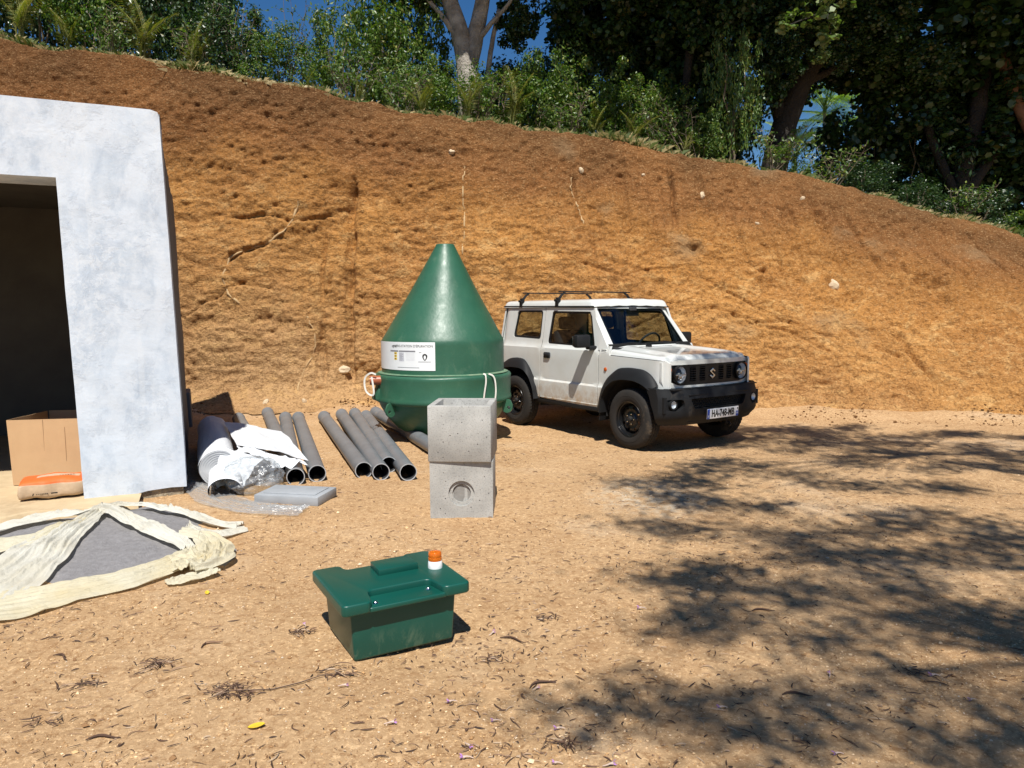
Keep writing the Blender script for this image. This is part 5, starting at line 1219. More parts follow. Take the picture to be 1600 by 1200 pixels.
patch('hanging_flap', [(-2.62, 6.55, .345), (-2.62, 6.33, .02), (-2.36, 6.28, .02), (-2.20, 6.60, .26)], m_tarp, sh, 50, 40, .03, 13, sag=lambda u, v: .06 * np.sin(u * 3.14))
# curled liner with its back faces coloured dark
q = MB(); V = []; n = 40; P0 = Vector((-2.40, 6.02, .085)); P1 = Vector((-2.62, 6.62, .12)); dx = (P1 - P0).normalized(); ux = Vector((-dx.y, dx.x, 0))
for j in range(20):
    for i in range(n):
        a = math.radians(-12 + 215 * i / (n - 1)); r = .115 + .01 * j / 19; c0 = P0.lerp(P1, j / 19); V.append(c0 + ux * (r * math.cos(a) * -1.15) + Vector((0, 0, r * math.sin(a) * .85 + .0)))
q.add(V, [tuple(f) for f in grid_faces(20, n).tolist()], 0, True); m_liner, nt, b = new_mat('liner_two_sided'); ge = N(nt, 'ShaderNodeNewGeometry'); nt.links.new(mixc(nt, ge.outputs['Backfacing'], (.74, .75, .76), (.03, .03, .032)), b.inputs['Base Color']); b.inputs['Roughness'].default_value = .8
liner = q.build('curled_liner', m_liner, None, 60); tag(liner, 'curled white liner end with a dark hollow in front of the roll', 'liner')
m_film, nt, b = new_mat('clear_plastic_film'); nt.nodes.remove(b); out = [n_ for n_ in nt.nodes if n_.type == 'OUTPUT_MATERIAL'][0]
t_ = N(nt, 'ShaderNodeBsdfTransparent'); t_.inputs[0].default_value = (.90, .92, .93, 1); gl_ = N(nt, 'ShaderNodeBsdfGlossy'); gl_.inputs['Roughness'].default_value = .22; df = N(nt, 'ShaderNodeBsdfDiffuse'); df.inputs[0].default_value = (.70, .72, .74, 1)
mx1 = N(nt, 'ShaderNodeMixShader'); mx1.inputs[0].default_value = .17; nt.links.new(t_.outputs[0], mx1.inputs[1]); nt.links.new(df.outputs[0], mx1.inputs[2])
mx2 = N(nt, 'ShaderNodeMixShader'); mx2.inputs[0].default_value = .09; nt.links.new(mx1.outputs[0], mx2.inputs[1]); nt.links.new(gl_.outputs[0], mx2.inputs[2]); nt.links.new(mx2.outputs[0], out.inputs[0])
bp = N(nt, 'ShaderNodeBump'); bp.inputs['Strength'].default_value = .8; bp.inputs['Distance'].default_value = .02; nt.links.new(noise(nt, 14, 4, .6, None, 1.0), bp.inputs['Height']); nt.links.new(bp.outputs[0], gl_.inputs['Normal']); nt.links.new(bp.outputs[0], df.inputs['Normal'])
# clear bag: a crumpled pillow
bm = bmesh.new(); bmesh.ops.create_icosphere(bm, subdivisions=5, radius=1)
co = np.array([v.co for v in bm.verts]); rd = 1 - np.abs(fbm(co[:, 0] * 2, co[:, 1] * 2, co[:, 2] * 2, 4, 71)); sc2 = .86 + .28 * rd + .06 * fbm(co[:, 0] * 7, co[:, 1] * 7, co[:, 2] * 7, 3, 73)
for v, k in zip(bm.verts, sc2): v.co = Vector((v.co.x * .27 * k, v.co.y * .27 * k, max(-.145, v.co.z * .165 * k)))
me = bpy.data.meshes.new('clear_bag'); bm.to_mesh(me); bm.free(); me.polygons.foreach_set('use_smooth', [True] * len(me.polygons))
o = link('clear_bag', me, m_film, None, (-2.28, 6.33, .135), .4); o.scale = (.88, .88, .95); tag(o, 'puffed clear plastic bag leaning on the white sheet', 'bag')
o = ribbon('plastic_film', [(-2.92, 6.50, .12), (-2.72, 6.30, .14), (-2.42, 5.95, .17), (-2.10, 5.70, .16), (-1.85, 5.62, .13), (-1.62, 5.60, .12)], m_film, 4, .05, 55, 160, 44, base=flat, lift=.02); tag(o, 'clear plastic film trailing on the ground below the paver', 'film')
# ================================================================ VEGETATION
def leaf_mat(name, stops, rough=.42, tr=.30):
    m, nt, b = new_mat(name); ge = N(nt, 'ShaderNodeNewGeometry')
    c = ramp(nt, ge.outputs['Random Per Island'], stops); nt.links.new(c, b.inputs['Base Color']); b.inputs['Roughness'].default_value = rough
    out = [n_ for n_ in nt.nodes if n_.type == 'OUTPUT_MATERIAL'][0]; t = N(nt, 'ShaderNodeBsdfTranslucent'); tc_ = mixc(nt, 1.0, c, (1.5, 1.9, .5), 'MULTIPLY'); nt.links.new(tc_, t.inputs[0])
    mx = N(nt, 'ShaderNodeMixShader'); mx.inputs[0].default_value = tr; nt.links.new(b.outputs[0], mx.inputs[1]); nt.links.new(t.outputs[0], mx.inputs[2]); nt.links.new(mx.outputs[0], out.inputs[0]); return m
L_MID = leaf_mat('hedge_leaf', [(0, (.028, .065, .012)), (.5, (.075, .14, .020)), (.85, (.14, .21, .034)), (1, (.24, .22, .05))])
L_DARK = leaf_mat('glossy_dark_leaf', [(0, (.012, .032, .012)), (.6, (.028, .062, .018)), (.92, (.055, .105, .028)), (1, (.12, .11, .03))], .35, .2)
L_YEL = leaf_mat('palm_leaflet', [(0, (.09, .11, .022)), (.5, (.17, .185, .04)), (1, (.32, .25, .08))], .5, .3)
L_GRASS = leaf_mat('grass_blade', [(0, (.05, .085, .016)), (.45, (.11, .145, .03)), (.7, (.28, .22, .09)), (1, (.42, .32, .15))], .6, .25)
L_DRY = leaf_mat('dry_straw', [(0, (.30, .22, .11)), (.6, (.46, .36, .19)), (1, (.58, .48, .28))], .7, .2)
m_bark = pm('grey_bark', (.46, .42, .36), (.17, .145, .115), .9, 0, 5, 20, 1.0, .05)
m_barkd = pm('dark_bark', (.035, .028, .021), (.016, .013, .011), .9, 0, 4, 16, 1.0, .06)
m_barkr = pm('reddish_bark', (.22, .11, .055), (.10, .055, .035), .85, 0, 4, 22, .6, .02)
m_twig = pm('twig_bark', (.20, .16, .11), (.12, .09, .06), .9, 0, 9)
def leaves(P, Nrm, size, r, kind='diamond'):
    """P (n,3) centres, Nrm (n,3) rough facing, size (n,)"""
    n = len(P); Nn = Nrm / (np.linalg.norm(Nrm, axis=1)[:, None] + 1e-9)
    a = r.normal(0, 1, (n, 3)); U = a - (a * Nn).sum(1)[:, None] * Nn; U /= np.linalg.norm(U, axis=1)[:, None] + 1e-9; Wv = np.cross(Nn, U)
    s = size[:, None]
    if kind == 'diamond':
        V = np.stack([P - U * s * .5, P + Wv * s * .24 - Nn * s * .05 - U * s * .02, P + U * s * .5, P - Wv * s * .24 - Nn * s * .05 - U * s * .02], 1)
        return V.reshape(-1, 3), np.arange(n * 4).reshape(n, 4)
    V = [P - U * s * .5, P - U * s * .18 + Wv * s * .42, P + U * s * .28 + Wv * s * .36 - Nn * s * .05, P + U * s * .52, P + U * s * .28 - Wv * s * .36 - Nn * s * .05, P - U * s * .18 - Wv * s * .42]
    return np.stack(V, 1).reshape(-1, 3), np.arange(n * 6).reshape(n, 6)
def foliage_mesh(name, seed, n, clumps, size, mat, kind='diamond', shape=(1, 1, 1), cl_r=.28, inner=.35, up=.5, flat=1.0):
    r = np.random.default_rng(seed); d = r.normal(0, 1, (clumps, 3)); d /= np.linalg.norm(d, axis=1)[:, None]
    rad_ = (inner + (1 - inner) * r.random(clumps) ** .5)[:, None]; C_ = d * rad_; C_ *= (1 + .25 * vnoise(d[:, 0] * 2, d[:, 1] * 2, d[:, 2] * 2, seed))[:, None]
    k = r.integers(0, clumps, n); cr = cl_r * r.uniform(.5, 1.3, clumps); q_ = r.normal(0, 1, (n, 3)); q_ /= np.linalg.norm(q_, axis=1)[:, None]; q_ *= (r.random(n) ** .45)[:, None]; q_[:, 2] *= flat
    P = (C_[k] + q_ * cr[k][:, None]) * np.array(shape); Nr = q_ + r.normal(0, .55, (n, 3)) + np.array([0, -.15, up]); S_ = size * r.uniform(.55, 1.25, n)
    V, F = leaves(P, Nr, S_, r, kind); return fastmesh(name, V, F, False, [mat]), C_ * np.array(shape)
def limbs(name, base, tips, r0, mat, parent, seed=0, wig=.12):
    rr = random.Random(seed); q = MB()
    for t in tips:
        t = Vector(t); b_ = Vector(base); P = []
        for i in range(7):
            s = i / 6; p = b_.lerp(t, s); p += Vector((rr.uniform(-1, 1), rr.uniform(-1, 1), rr.uniform(-.5, 1))) * wig * math.sin(s * math.pi) * (t - b_).length * .5; P.append(p)
        q.tube(P, [r0 * (1 - .8 * i / 6) for i in range(7)], 6, cap=False)
    return q.build(name, mat, parent, 0)
BUSH = [foliage_mesh('bush_leaves', 21 + i, 5200, 70, .085, L_MID, shape=(1, 1, 1), cl_r=.26, inner=.3) for i in range(3)]
BDK = [foliage_mesh('dark_leaves', 31 + i, 5600, 70, .095, L_DARK, shape=(1, 1, 1), cl_r=.30, inner=.3) for i in range(3)]
ROUND = [foliage_mesh('round_leaves', 41 + i, 5600, 60, .10, L_DARK, 'round', (1, 1, 1), .26, .3, .7) for i in range(3)]
def hz(x, y): return float(hill_z(np.array([x]), np.array([y]))[0])
rv = random.Random(5); vcount = 0
def shrub(x, y, w, h, kind, label, group, nm='bush', z=None, cat='bush', stems=5, cmat=None):
    global vcount; vcount += 1
    z0_ = hz(x, y) if z is None else z; me, C_ = {'b': BUSH, 'd': BDK, 'r': ROUND}[kind][vcount % 3]
    o = empty(nm, (x, y, z0_)); tag(o, label, cat, group)
    f = link('foliage', me, None, o, (0, 0, h * .52)); f.scale = (w, w * .8, h * .52); f.rotation_euler = (0, 0, vcount * 1.7)
    tips = [(rv.uniform(-.6, .6) * w, rv.uniform(-.5, .5) * w, h * rv.uniform(.5, .9)) for _ in range(stems)]
    limbs('stem', (0, 0, -.1), tips, .022, cmat or m_twig, o, vcount)
    return o
# bright hedge bushes along the rim; px-like order left to right
G1 = 'leafy bushes along the rim of the bank'
row = [(-10.4, 14.6, 1.3, 2.6, 'b', 'leafy green bush at the far left end of the rim'), (-9.0, 14.8, 1.1, 2.9, 'd', 'dark glossy bush behind the first palm shoots at upper left'),
 (-7.9, 14.5, 1.1, 2.3, 'b', 'green bush above the left half of the garage roof'), (-6.9, 14.9, 1.2, 2.9, 'd', 'tall dark bush above the garage corner'), (-5.9, 14.5, .95, 2.4, 'd', 'dark glossy bush left of the blue sky gap'),
 (-5.2, 14.2, .8, 1.5, 'd', 'low dark bush under the left edge of the sky gap'), (-4.55, 14.0, .65, 1.05, 'b', 'low light green bush in the middle of the sky gap'), (-3.95, 14.3, .75, 1.35, 'b', 'rounded bush right of the sky gap centre'),
 (-3.2, 14.6, .85, 2.35, 'b', 'tall light green bush at the right edge of the sky gap'), (-2.35, 14.7, .95, 2.45, 'b', 'broad light green bush above the cone tip to the left'), (-1.75, 14.1, .7, 1.3, 'b', 'low green bush in front of the pale trunk, left side'),
 (-1.0, 14.2, .75, 1.15, 'b', 'low bush at the foot of the pale trunk'), (-.2, 14.2, .75, 1.2, 'b', 'low bush just right of the pale trunk'), (.55, 14.4, .8, 1.75, 'b', 'medium bush between pale trunk and car roof bars'),
 (1.35, 14.4, .85, 1.9, 'b', 'medium bush above the car roof bars'), (2.15, 14.1, .7, 1.35, 'b', 'low bush above the car windscreen'), (2.8, 14.5, .8, 1.75, 'b', 'medium bush above the car bonnet'),
 (3.45, 14.0, .55, 1.0, 'b', 'small bush left of the slender sapling'), (5.15, 14.0, .5, .75, 'b', 'small bush left of the big leaning trunk'), (6.6, 14.2, .6, .8, 'd', 'low dark bush right of the palm gap'), (7.5, 14.0, .6, .75, 'd', 'low dark bush on the right slope'), (8.6, 14.0, .7, .9, 'd', 'dark bush near the right end of the rim'), (9.6, 13.9, .7, .9, 'b', 'bush at the far right end of the rim')]
for a in row: shrub(*a, G1)
# second row, taller and darker
G2 = 'dark bushes behind the rim'
G2L = ['far left dark bush in the back row, taller than the palm shoots', 'back row dark bush behind the second palm shoot from the left', 'back row dark bush above the left end of the garage roof', 'back row dark bush above the garage corner, next to the sky gap',
       'dark bush behind the pale trunk', 'dark bush in the back row above the cone and car gap', 'dark bush in the back row above the car roof bars', 'round-leaved dark bush behind the thin straight trunk', 'round-leaved dark bush between the sapling and the leaning trunk',
       'round-leaved dark bush right of the palm gap', 'dark bush behind the right slope, left of the reddish trunk', 'round-leaved dark bush beside the reddish trunk', 'dark bush in the back at the right edge', 'tall far dark bush right of the palm gap', 'tall far round-leaved bush behind the reddish tree', 'farthest dark bush beyond the right edge', 'far dark bush behind the thin straight tree', 'far low dark bush left of the palms', 'far dark bush behind the roof bars', 'low far dark bush left of the pale trunk']
for i, (x, y, w, h, k) in enumerate([(-11.8, 16.6, 1.7, 4.4, 'd'), (-9.8, 16.8, 1.6, 4.4, 'd'), (-8.2, 16.6, 1.5, 4.2, 'd'), (-6.9, 16.8, 1.3, 4.0, 'd'), (-.1, 16.4, 1.1, 1.9, 'd'), (1.0, 16.2, 1.1, 2.6, 'd'), (2.2, 16.4, 1.3, 3.2, 'd'), (3.5, 16.2, 1.2, 3.0, 'r'), (4.6, 16.6, .9, 2.4, 'r'),
        (7.6, 16.2, 1.1, 2.6, 'r'), (8.9, 16.0, 1.3, 2.8, 'd'), (10.2, 16.2, 1.4, 3.0, 'r'), (11.8, 16.5, 1.6, 3.4, 'd'), (9.2, 18.8, 1.8, 4.2, 'd'), (11.6, 19, 1.9, 4.6, 'r'), (13.8, 18.5, 2, 4.6, 'd'), (3.0, 19, 1.7, 4.0, 'd'), (5.0, 20.0, 1.2, 2.4, 'd'), (.6, 19.5, 1.6, 3.0, 'd'), (-1.6, 17.5, 1.2, 2.0, 'd')]):
    shrub(x, y, w, h, k, G2L[i], G2)
shrub(4.05, 13.9, .50, 2.6, 'b', 'slender upright sapling with small bright leaves above the car front', None, 'sapling', cat='sapling')
for i, (x, y, w, h, l) in enumerate([(-2.6, 16.4, 1.25, 3.4, 'tall green bush rising behind the right side of the sky gap'), (-1.9, 15.6, .9, 3.0, 'tall green bush directly left of the pale trunk'), (4.9, 18.0, 1.2, 4.6, 'tall dark screen of leaves left of the leaning trunk')]): shrub(x, y, w, h, 'b' if i < 2 else 'd', l, None)
# thin bare sprigs in the sky gap
def sprigs(x, y, h, seed, label, n=9, lean=0):
    o = empty('twiggy_shrub', (x, y, hz(x, y))); tag(o, label, 'shrub', 'twiggy shrubs with sparse leaves'); rr = random.Random(seed); q = MB(); P = []
    for k in range(n):
        t = Vector((rr.uniform(-.5, .5) + lean, rr.uniform(-.3, .3), h * rr.uniform(.55, 1))); b_ = Vector((rr.uniform(-.1, .1), 0, -.05)); pts = []
        for i in range(8):
            s = i / 7; p = b_.lerp(t, s) + Vector((math.sin(s * 5 + k), math.cos(s * 4 + k), 0)) * .06 * s; pts.append(p)
            if i > 2:
                for _ in range(3):
                    e = p + Vector((rr.uniform(-1, 1), rr.uniform(-1, 1), rr.uniform(-.2, .8))) * .16; q.tube([p, e], [.004, .002], 4, cap=False); P += [e, p.lerp(e, .6), e + Vector((rr.uniform(-.05, .05), 0, rr.uniform(-.05, .05)))]
        q.tube(pts, [.010 - .001 * i for i in range(8)], 5, cap=False)
    q.build('stem', m_twig, o, 0); r = np.random.default_rng(seed); P = np.array([tuple(p) for p in P]); V, F = leaves(P + r.normal(0, .02, P.shape), r.normal(0, 1, P.shape) + [0, -.3, .6], np.full(len(P), .075) * r.uniform(.6, 1.3, len(P)), r)
    link('foliage', fastmesh('sparse_leaves', V, F, False, [L_MID]), None, o)
for i, (x, y, h, l, ln) in enumerate([(-4.9, 14.0, 1.9, 'tall thin shrub reaching into the left of the sky gap', -.1), (-4.2, 14.1, 1.7, 'thin shrub standing in the middle of the sky gap', .1), (-5.6, 13.6, 1.3, 'twiggy shrub at the left of the sky gap', 0), (-2.9, 13.6, .9, 'twiggy shrub on the rim left of the cone tip', .1), (-1.9, 13.5, .8, 'twiggy shrub on the rim above the cone tip', 0),
        (-.6, 13.6, .9, 'twiggy shrub on the rim below the pale trunk', 0), (1.0, 13.6, .8, 'twiggy shrub above the left roof bar', 0), (2.6, 13.7, .9, 'twiggy shrub above the car windscreen', .1), (3.3, 13.7, 1.3, 'dry twiggy shrub left of the sapling', -.3), (4.7, 13.7, .8, 'dry twiggy shrub right of the sapling', .2), (5.9, 13.8, .8, 'twiggy shrub below the palm gap', 0), (-7.2, 13.6, .9, 'twiggy shrub above the garage roof', 0), (8.2, 13.6, .7, 'twiggy shrub on the right slope', 0)]):
    sprigs(x, y, h, 100 + i, l, lean=ln)
# feathery palm shoots
def frond_mesh(seed, L=1.0, arch_=.5, nl=34, ll=.26, mat=None):
    r = random.Random(seed); q = MB(); pts = []
    for i in range(14):
        s = i / 13; pts.append(Vector((L * arch_ * s ** 2.0, 0, L * (s - .38 * arch_ * s ** 2.6))))
    q.tube(pts, [.009 * (1 - .75 * i / 13) for i in range(14)], 5, cap=False)
    for k in range(nl):
        s = .22 + .76 * k / nl; f = s * 13; i = min(12, int(f)); p = pts[i].lerp(pts[i + 1], f - i); d_ = (pts[i + 1] - pts[i]).normalized()
        for sg in (-1, 1):
            l_ = ll * math.sin(min(1, (1.05 - s) * 1.6 + .12) * math.pi / 2) * r.uniform(.8, 1.1); dirn = (d_ * .75 + Vector((0, sg, 0)) * .75 + Vector((0, 0, -.10))).normalized(); w_ = Vector((d_.z, 0, -d_.x)) * .0035 + d_ * .0045
            m_ = p + dirn * l_ * .5 + Vector((0, 0, .01)); e = p + dirn * l_ + Vector((0, 0, -.28 * l_)); q.add([p - w_ * .4, p + w_ * .4, m_ + w_, e, m_ - w_], [(0, 1, 2, 4), (4, 2, 3)])
    me_o = q.build('frond', mat or L_YEL, None, 0); me = me_o.data; bpy.data.objects.remove(me_o); return me
FR = [frond_mesh(1, 1.15, .50, 44, .24), frond_mesh(2, 1.2, .35, 44, .22), frond_mesh(3, 1.1, .7, 44, .24)]
FG = [frond_mesh(4, 1.0, .9, 60, .40, leaf_mat('green_palm_leaflet', [(0, (.14, .22, .05)), (.5, (.24, .34, .08)), (1, (.42, .46, .16))], .4, .35))]
def palm(x, y, h, nf, label, seed, spread=1.0, meshes=FR, z=None, group='feathery palm shoots on the rim', trunk=0):
    o = empty('palm', (x, y, hz(x, y) if z is None else z)); tag(o, label, 'palm', group); rr = random.Random(seed)
    if trunk:
        q = MB(); q.tube([(0, 0, -.2), (.03, 0, trunk * .5), (0, 0, trunk)], [.07, .055, .05], 10); q.build('trunk', m_bark, o)
    for k in range(nf):
        f = link('frond', rr.choice(meshes), None, o, (rr.uniform(-.05, .05), rr.uniform(-.05, .05), trunk)); s = h * rr.uniform(.7, 1.1); f.scale = (s, s, s); f.rotation_euler = (rr.uniform(-.1, .1), (rr.uniform(-.30, .02) if spread < 2 else rr.uniform(-.1, .5)), k * 2.4 + rr.uniform(-.4, .4))
for i, (x, y, h, nf, l) in enumerate([(-9.6, 13.6, 1.15, 6, 'yellow-green palm shoot at the far left of the rim'), (-8.6, 13.5, 1.35, 7, 'tall arching palm shoot left of the garage top'), (-7.9, 13.7, .9, 5, 'small palm shoot above the garage top left'), (-6.55, 13.6, 1.1, 7, 'bushy palm shoot above the garage right corner'), (-5.55, 13.5, .85, 6, 'palm shoot where straw hangs over the rim'),
        (-3.6, 13.5, .45, 4, 'very small palm shoot right of the sky gap'), (-1.55, 13.4, .75, 6, 'bright palm shoot left below the pale trunk'), (-.75, 13.4, .8, 6, 'palm shoot straight below the pale trunk'), (.05, 13.5, 1.0, 6, 'palm shoot right of the pale trunk'), (2.2, 13.6, .7, 6, 'drooping dry palm shoot above the car'), (1.55, 13.6, .6, 4, 'brownish palm shoot left of the drooping one'), (3.1, 13.6, .5, 4, 'small palm shoot right of the drooping one'), (-2.7, 13.5, .6, 4, 'small palm shoot left of the cone tip')]):
    palm(x, y, h, nf, l, 200 + i)
palm(10.35, 25, 2.3, 12, 'sunlit palm seen through the gap between the big trees', 301, 2.2, FG, group='palms in the gap between the trees', z=2.6, trunk=5.4); palm(10.0, 26.5, 2.2, 11, 'further palm lower in the gap between the trees', 302, 2.2, FG, group='palms in the gap between the trees', z=2.4, trunk=4.4)
palm(11.6, 26, 2.2, 11, 'palm crown at the right side of the gap', 303, 2.2, FG, group='palms in the gap between the trees', z=2.6, trunk=4.6)
# trees -------------------------------------------------------------
def tree(x, y, trunk, r0, crowns, mat, label, kind='r', group=None, extra=None, z=None, seed=0):
    """trunk: list of points relative to the base; crowns: (dx, dy, dz, rx, rz, n meshes)"""
    global vcount
    o = empty('tree', (x, y, hz(x, y) if z is None else z)); tag(o, label, 'tree', group); q = MB(); rr = random.Random(seed + 3)
    for br in trunk:
        pts, ra, rb = br; P = spline(pts, 26); wob = np.stack([.03 * fbm(np.linspace(0, 4, 26) + seed, k * 7, 0, 3, 9) for k in range(3)], 1) * min(1, ra * 8); P = P + wob * sstep(0, .3, np.linspace(0, 1, 26))[:, None]
        q.tube([tuple(p) for p in P], [ra + (rb - ra) * (i / 25) ** .7 for i in range(26)], 12, cap=True)
    q.build('trunk', mat, o, 0)
    for dx, dy, dz, rx_, rz_ in crowns:
        vcount += 1; me, _c = {'b': BUSH, 'd': BDK, 'r': ROUND}[kind][vcount % 3]; f = link('crown', me, None, o, (dx, dy, dz)); f.scale = (rx_, rx_ * .9, rz_); f.rotation_euler = (0, 0, vcount * 2.3)
    return o
G3 = 'large shade trees on the hilltop'
tree(-.72, 15.0, [([(0, 0, -.3), (-.05, 0, .8), (-.1, 0, 1.5), (-.22, 0, 2.1), (-.55, 0, 3.2), (-.9, 0, 4.6)], .30, .10), ([(-.12, 0, 1.5), (.08, .1, 2.1), (.25, .1, 3.0), (.3, .1, 4.4)], .20, .10), ([(-.2, 0, 1.9), (-.65, -.1, 2.5), (-1.2, -.2, 3.1)], .07, .03), ([(.1, 0, 2.0), (.6, -.1, 2.5), (1.2, -.2, 3.2)], .06, .02), ([(.25, .1, .6), (.3, .1, 1.5), (.5, .1, 2.6)], .07, .04)],
     .3, [(-1.5, 0, 4.2, 1.2, 1.1), (.3, .2, 5.0, 1.5, 1.2), (1.7, .1, 3.6, .8, .75), (.85, .3, 2.5, .55, .55), (-1.0, .2, 3.0, .6, .5)], m_bark, 'pale barked tree with forking smooth trunk above the cone', 'r', G3, seed=1)
tree(5.35, 14.9, [([(-.25, 0, -.5), (-.15, 0, .4), (.0, 0, 1.1), (.35, 0, 2.1), (.9, 0, 3.2), (1.3, 0, 4.6)], .30, .17), ([(.05, 0, 1.2), (-.25, .1, 2.4), (-.55, .2, 3.8), (-.7, .3, 5)], .17, .10), ([(.4, 0, 2.1), (1.4, .3, 2.6), (2.4, .6, 2.9), (3.3, .6, 3.8)], .08, .05)],
     .3, [(-.8, .3, 5.0, 1.9, 1.4), (1.6, 0, 5.2, 2.0, 1.5), (-1.2, 0, 3.6, .95, 1.0), (.15, .6, 3.9, 1.0, .9), (1.8, .2, 3.4, .9, .65), (.9, -.5, 3.0, .62, .42), (.1, -.5, 3.3, .8, .6), (-.55, -.3, 2.2, .55, .7), (1.5, -.4, 2.5, .55, .3), (.75, -.7, 2.6, .55, .45), (1.6, -.5, 3.2, .8, .6), (2.4, -.2, 2.4, .7, .55), (-.1, -.6, 2.5, .5, .5), (1.0, 1.5, 3.2, 1.2, .9)], m_barkd, 'big dark tree leaning right above the bank beyond the car', 'r', G3, seed=2)
tree(3.5, 15.3, [([(0, 0, -.3), (.05, 0, 2.2), (.25, 0, 4.0), (.3, 0, 6)], .09, .07), ([(.6, .3, -.3), (.7, .3, 2.2), (.55, .3, 5)], .13, .09)], .1, [(-.8, 0, 4.3, 1.5, 1.3), (.5, 0, 4.6, 1.5, 1.3), (-1.8, .4, 3.4, 1.2, 1.1), (-2.6, .2, 4.6, 1.2, .9), (.1, .4, 3.1, 1.1, 1.0)], m_barkd, 'thin straight trunked tree behind the sapling', 'r', G3, seed=3)
tree(9.2, 15.2, [([(0, 0, -.4), (-.1, 0, 1.6), (.2, 0, 3.2), (.5, 0, 5)], .22, .13), ([(.0, 0, 1.2), (.9, 0, 2.6), (1.5, 0, 4.4)], .13, .08), ([(-.1, 0, 1.0), (-.8, 0, 2.4), (-1.2, .1, 4.2)], .10, .06)], .2, [(-1.2, .2, 4.3, 1.5, 1.3), (.9, .2, 4.2, 1.6, 1.5), (-.9, .5, 2.9, 1.15, .9), (.5, .4, 2.6, 1.3, 1.0), (1.8, 0, 3.0, 1.0, 1.0), (-.2, -.8, 5.6, 2.0, 1.0)], m_barkd, 'dark tree with drooping leaves right of the palm gap', 'r', G3, seed=4)
tree(11.2, 14.8, [([(0, 0, -.4), (-.2, 0, 1.4), (-.9, 0, 2.6), (-1.5, 0, 3.6), (-1.9, 0, 5.0)], .17, .10), ([(-.2, 0, 1.2), (.4, 0, 2.8), (.5, 0, 5)], .14, .09)], .2, [(-1.2, .2, 4.9, 1.6, 1.1), (.6, .2, 4.6, 1.6, 1.4), (-.4, .6, 2.9, 1.2, 1.1), (1.0, .4, 2.4, 1.2, 1.1), (.2, -.8, 5.8, 2, 1)], m_barkr, 'reddish barked tree at the right edge of the view', 'r', G3, seed=5)
tree(13.6, 16, [([(0, 0, -.4), (0, 0, 3), (.2, 0, 6)], .2, .1)], .2, [(0, 0, 5, 2.2, 2), (-1, 0, 3.2, 1.5, 1.4), (1, 0, 3, 1.6, 1.6)], m_barkd, 'dark tree beyond the right edge of the rim', 'r', G3, seed=6)
tree(-8.6, 16.2, [([(0, 0, -.4), (0, 0, 2), (.3, 0, 5)], .16, .09), ([(.1, 0, 1.2), (1.0, 0, 2.4), (1.6, .1, 3.6)], .10, .05)], .2, [(-.8, 0, 4.0, 1.6, 1.5), (1.1, 0, 3.6, 1.3, 1.5), (-2.6, 0, 3.4, 1.6, 1.7), (.2, -.6, 4.8, 2, 1)], m_barkd, 'dense dark tree behind the bushes at upper left', 'd', G3, seed=7)
tree(4.0, 12.9, [([(4.2, 3.6, -.3), (3.8, 3.2, 3), (2.6, 2.0, 5.2), (1.6, .6, 6.0)], .2, .1)], .2, [(-3.6, 1.2, 6.0, 2.4, 1.5), (-.6, .6, 6.2, 2.6, 1.5), (2.0, .8, 6.0, 2.6, 1.6), (4.6, .8, 5.9, 2.6, 1.7), (7.2, .8, 6.0, 2.6, 1.8), (9.4, .6, 5.8, 2.6, 1.9), (1.0, 3.2, 7.0, 3.0, 1.4), (5.8, 3.2, 7.0, 3.2, 1.5), (9.6, 3.4, 6.6, 3.0, 1.6)], m_barkd, 'wide tree with crowns added above the view to shade the right of the rim', 'r', G3, z=3.9, seed=12)  # crowns out of view, added to shade the trees below them
tree(1.5, 17.6, [([(0, 0, -.4), (.1, 0, 2.4), (.4, 0, 6)], .16, .09)], .2, [(.6, 0, 4.6, 1.7, 1.6), (2.4, 0, 4.8, 1.9, 1.8), (1.9, .4, 3.0, 1.4, 1.4)], m_barkd, 'dark tree standing back above the car roof', 'r', G3, seed=8)
SPR = foliage_mesh('big_leaf_spray', 91, 150, 16, .40, leaf_mat('big_pale_leaf', [(0, (.06, .10, .03)), (.5, (.12, .18, .06)), (1, (.26, .30, .14))], .3, .25), 'round', (1, 1, 1), .4, .4, .6)[0]
lt_ = [o for o in COL.objects if o.get('label', '').startswith('big dark tree leaning')][0]
for dx, dy, dz, r_ in ((-.25, -2.0, 2.75, .34), (.28, -1.95, 2.95, .26), (.05, -2.0, 2.35, .26), (-.62, -1.9, 2.55, .22), (.75, -1.9, 3.2, .26), (-.1, -1.9, 2.0, .16)):
    f = link('leaf_spray', SPR, None, lt_, (dx, dy, dz)); f['kind'] = 'stuff'; f.scale = (r_, r_, r_ * .8); f.rotation_euler = (0, 0, dx * 9)
q = MB()
for e in ((-.25, -2.0, 2.7), (.28, -1.95, 2.9), (.05, -2, 2.3), (-.62, -1.9, 2.5), (.75, -1.9, 3.2)): q.tube([(.5, -.2, 3.0), (.3, -1.2, 3.0), e], [.03, .02, .008], 6, cap=False)
q.build('branch', m_barkd, lt_, 0)
# lit sprays of big leaves hanging in front of the dark trees
for i, (x, y, z, r) in enumerate([(6.0, 13.9, 6.0, .38), (6.55, 14.0, 6.15, .30), (6.3, 14.0, 5.5, .30), (5.6, 13.9, 5.75, .26), (7.1, 14.2, 6.5, .25)]):
    pass
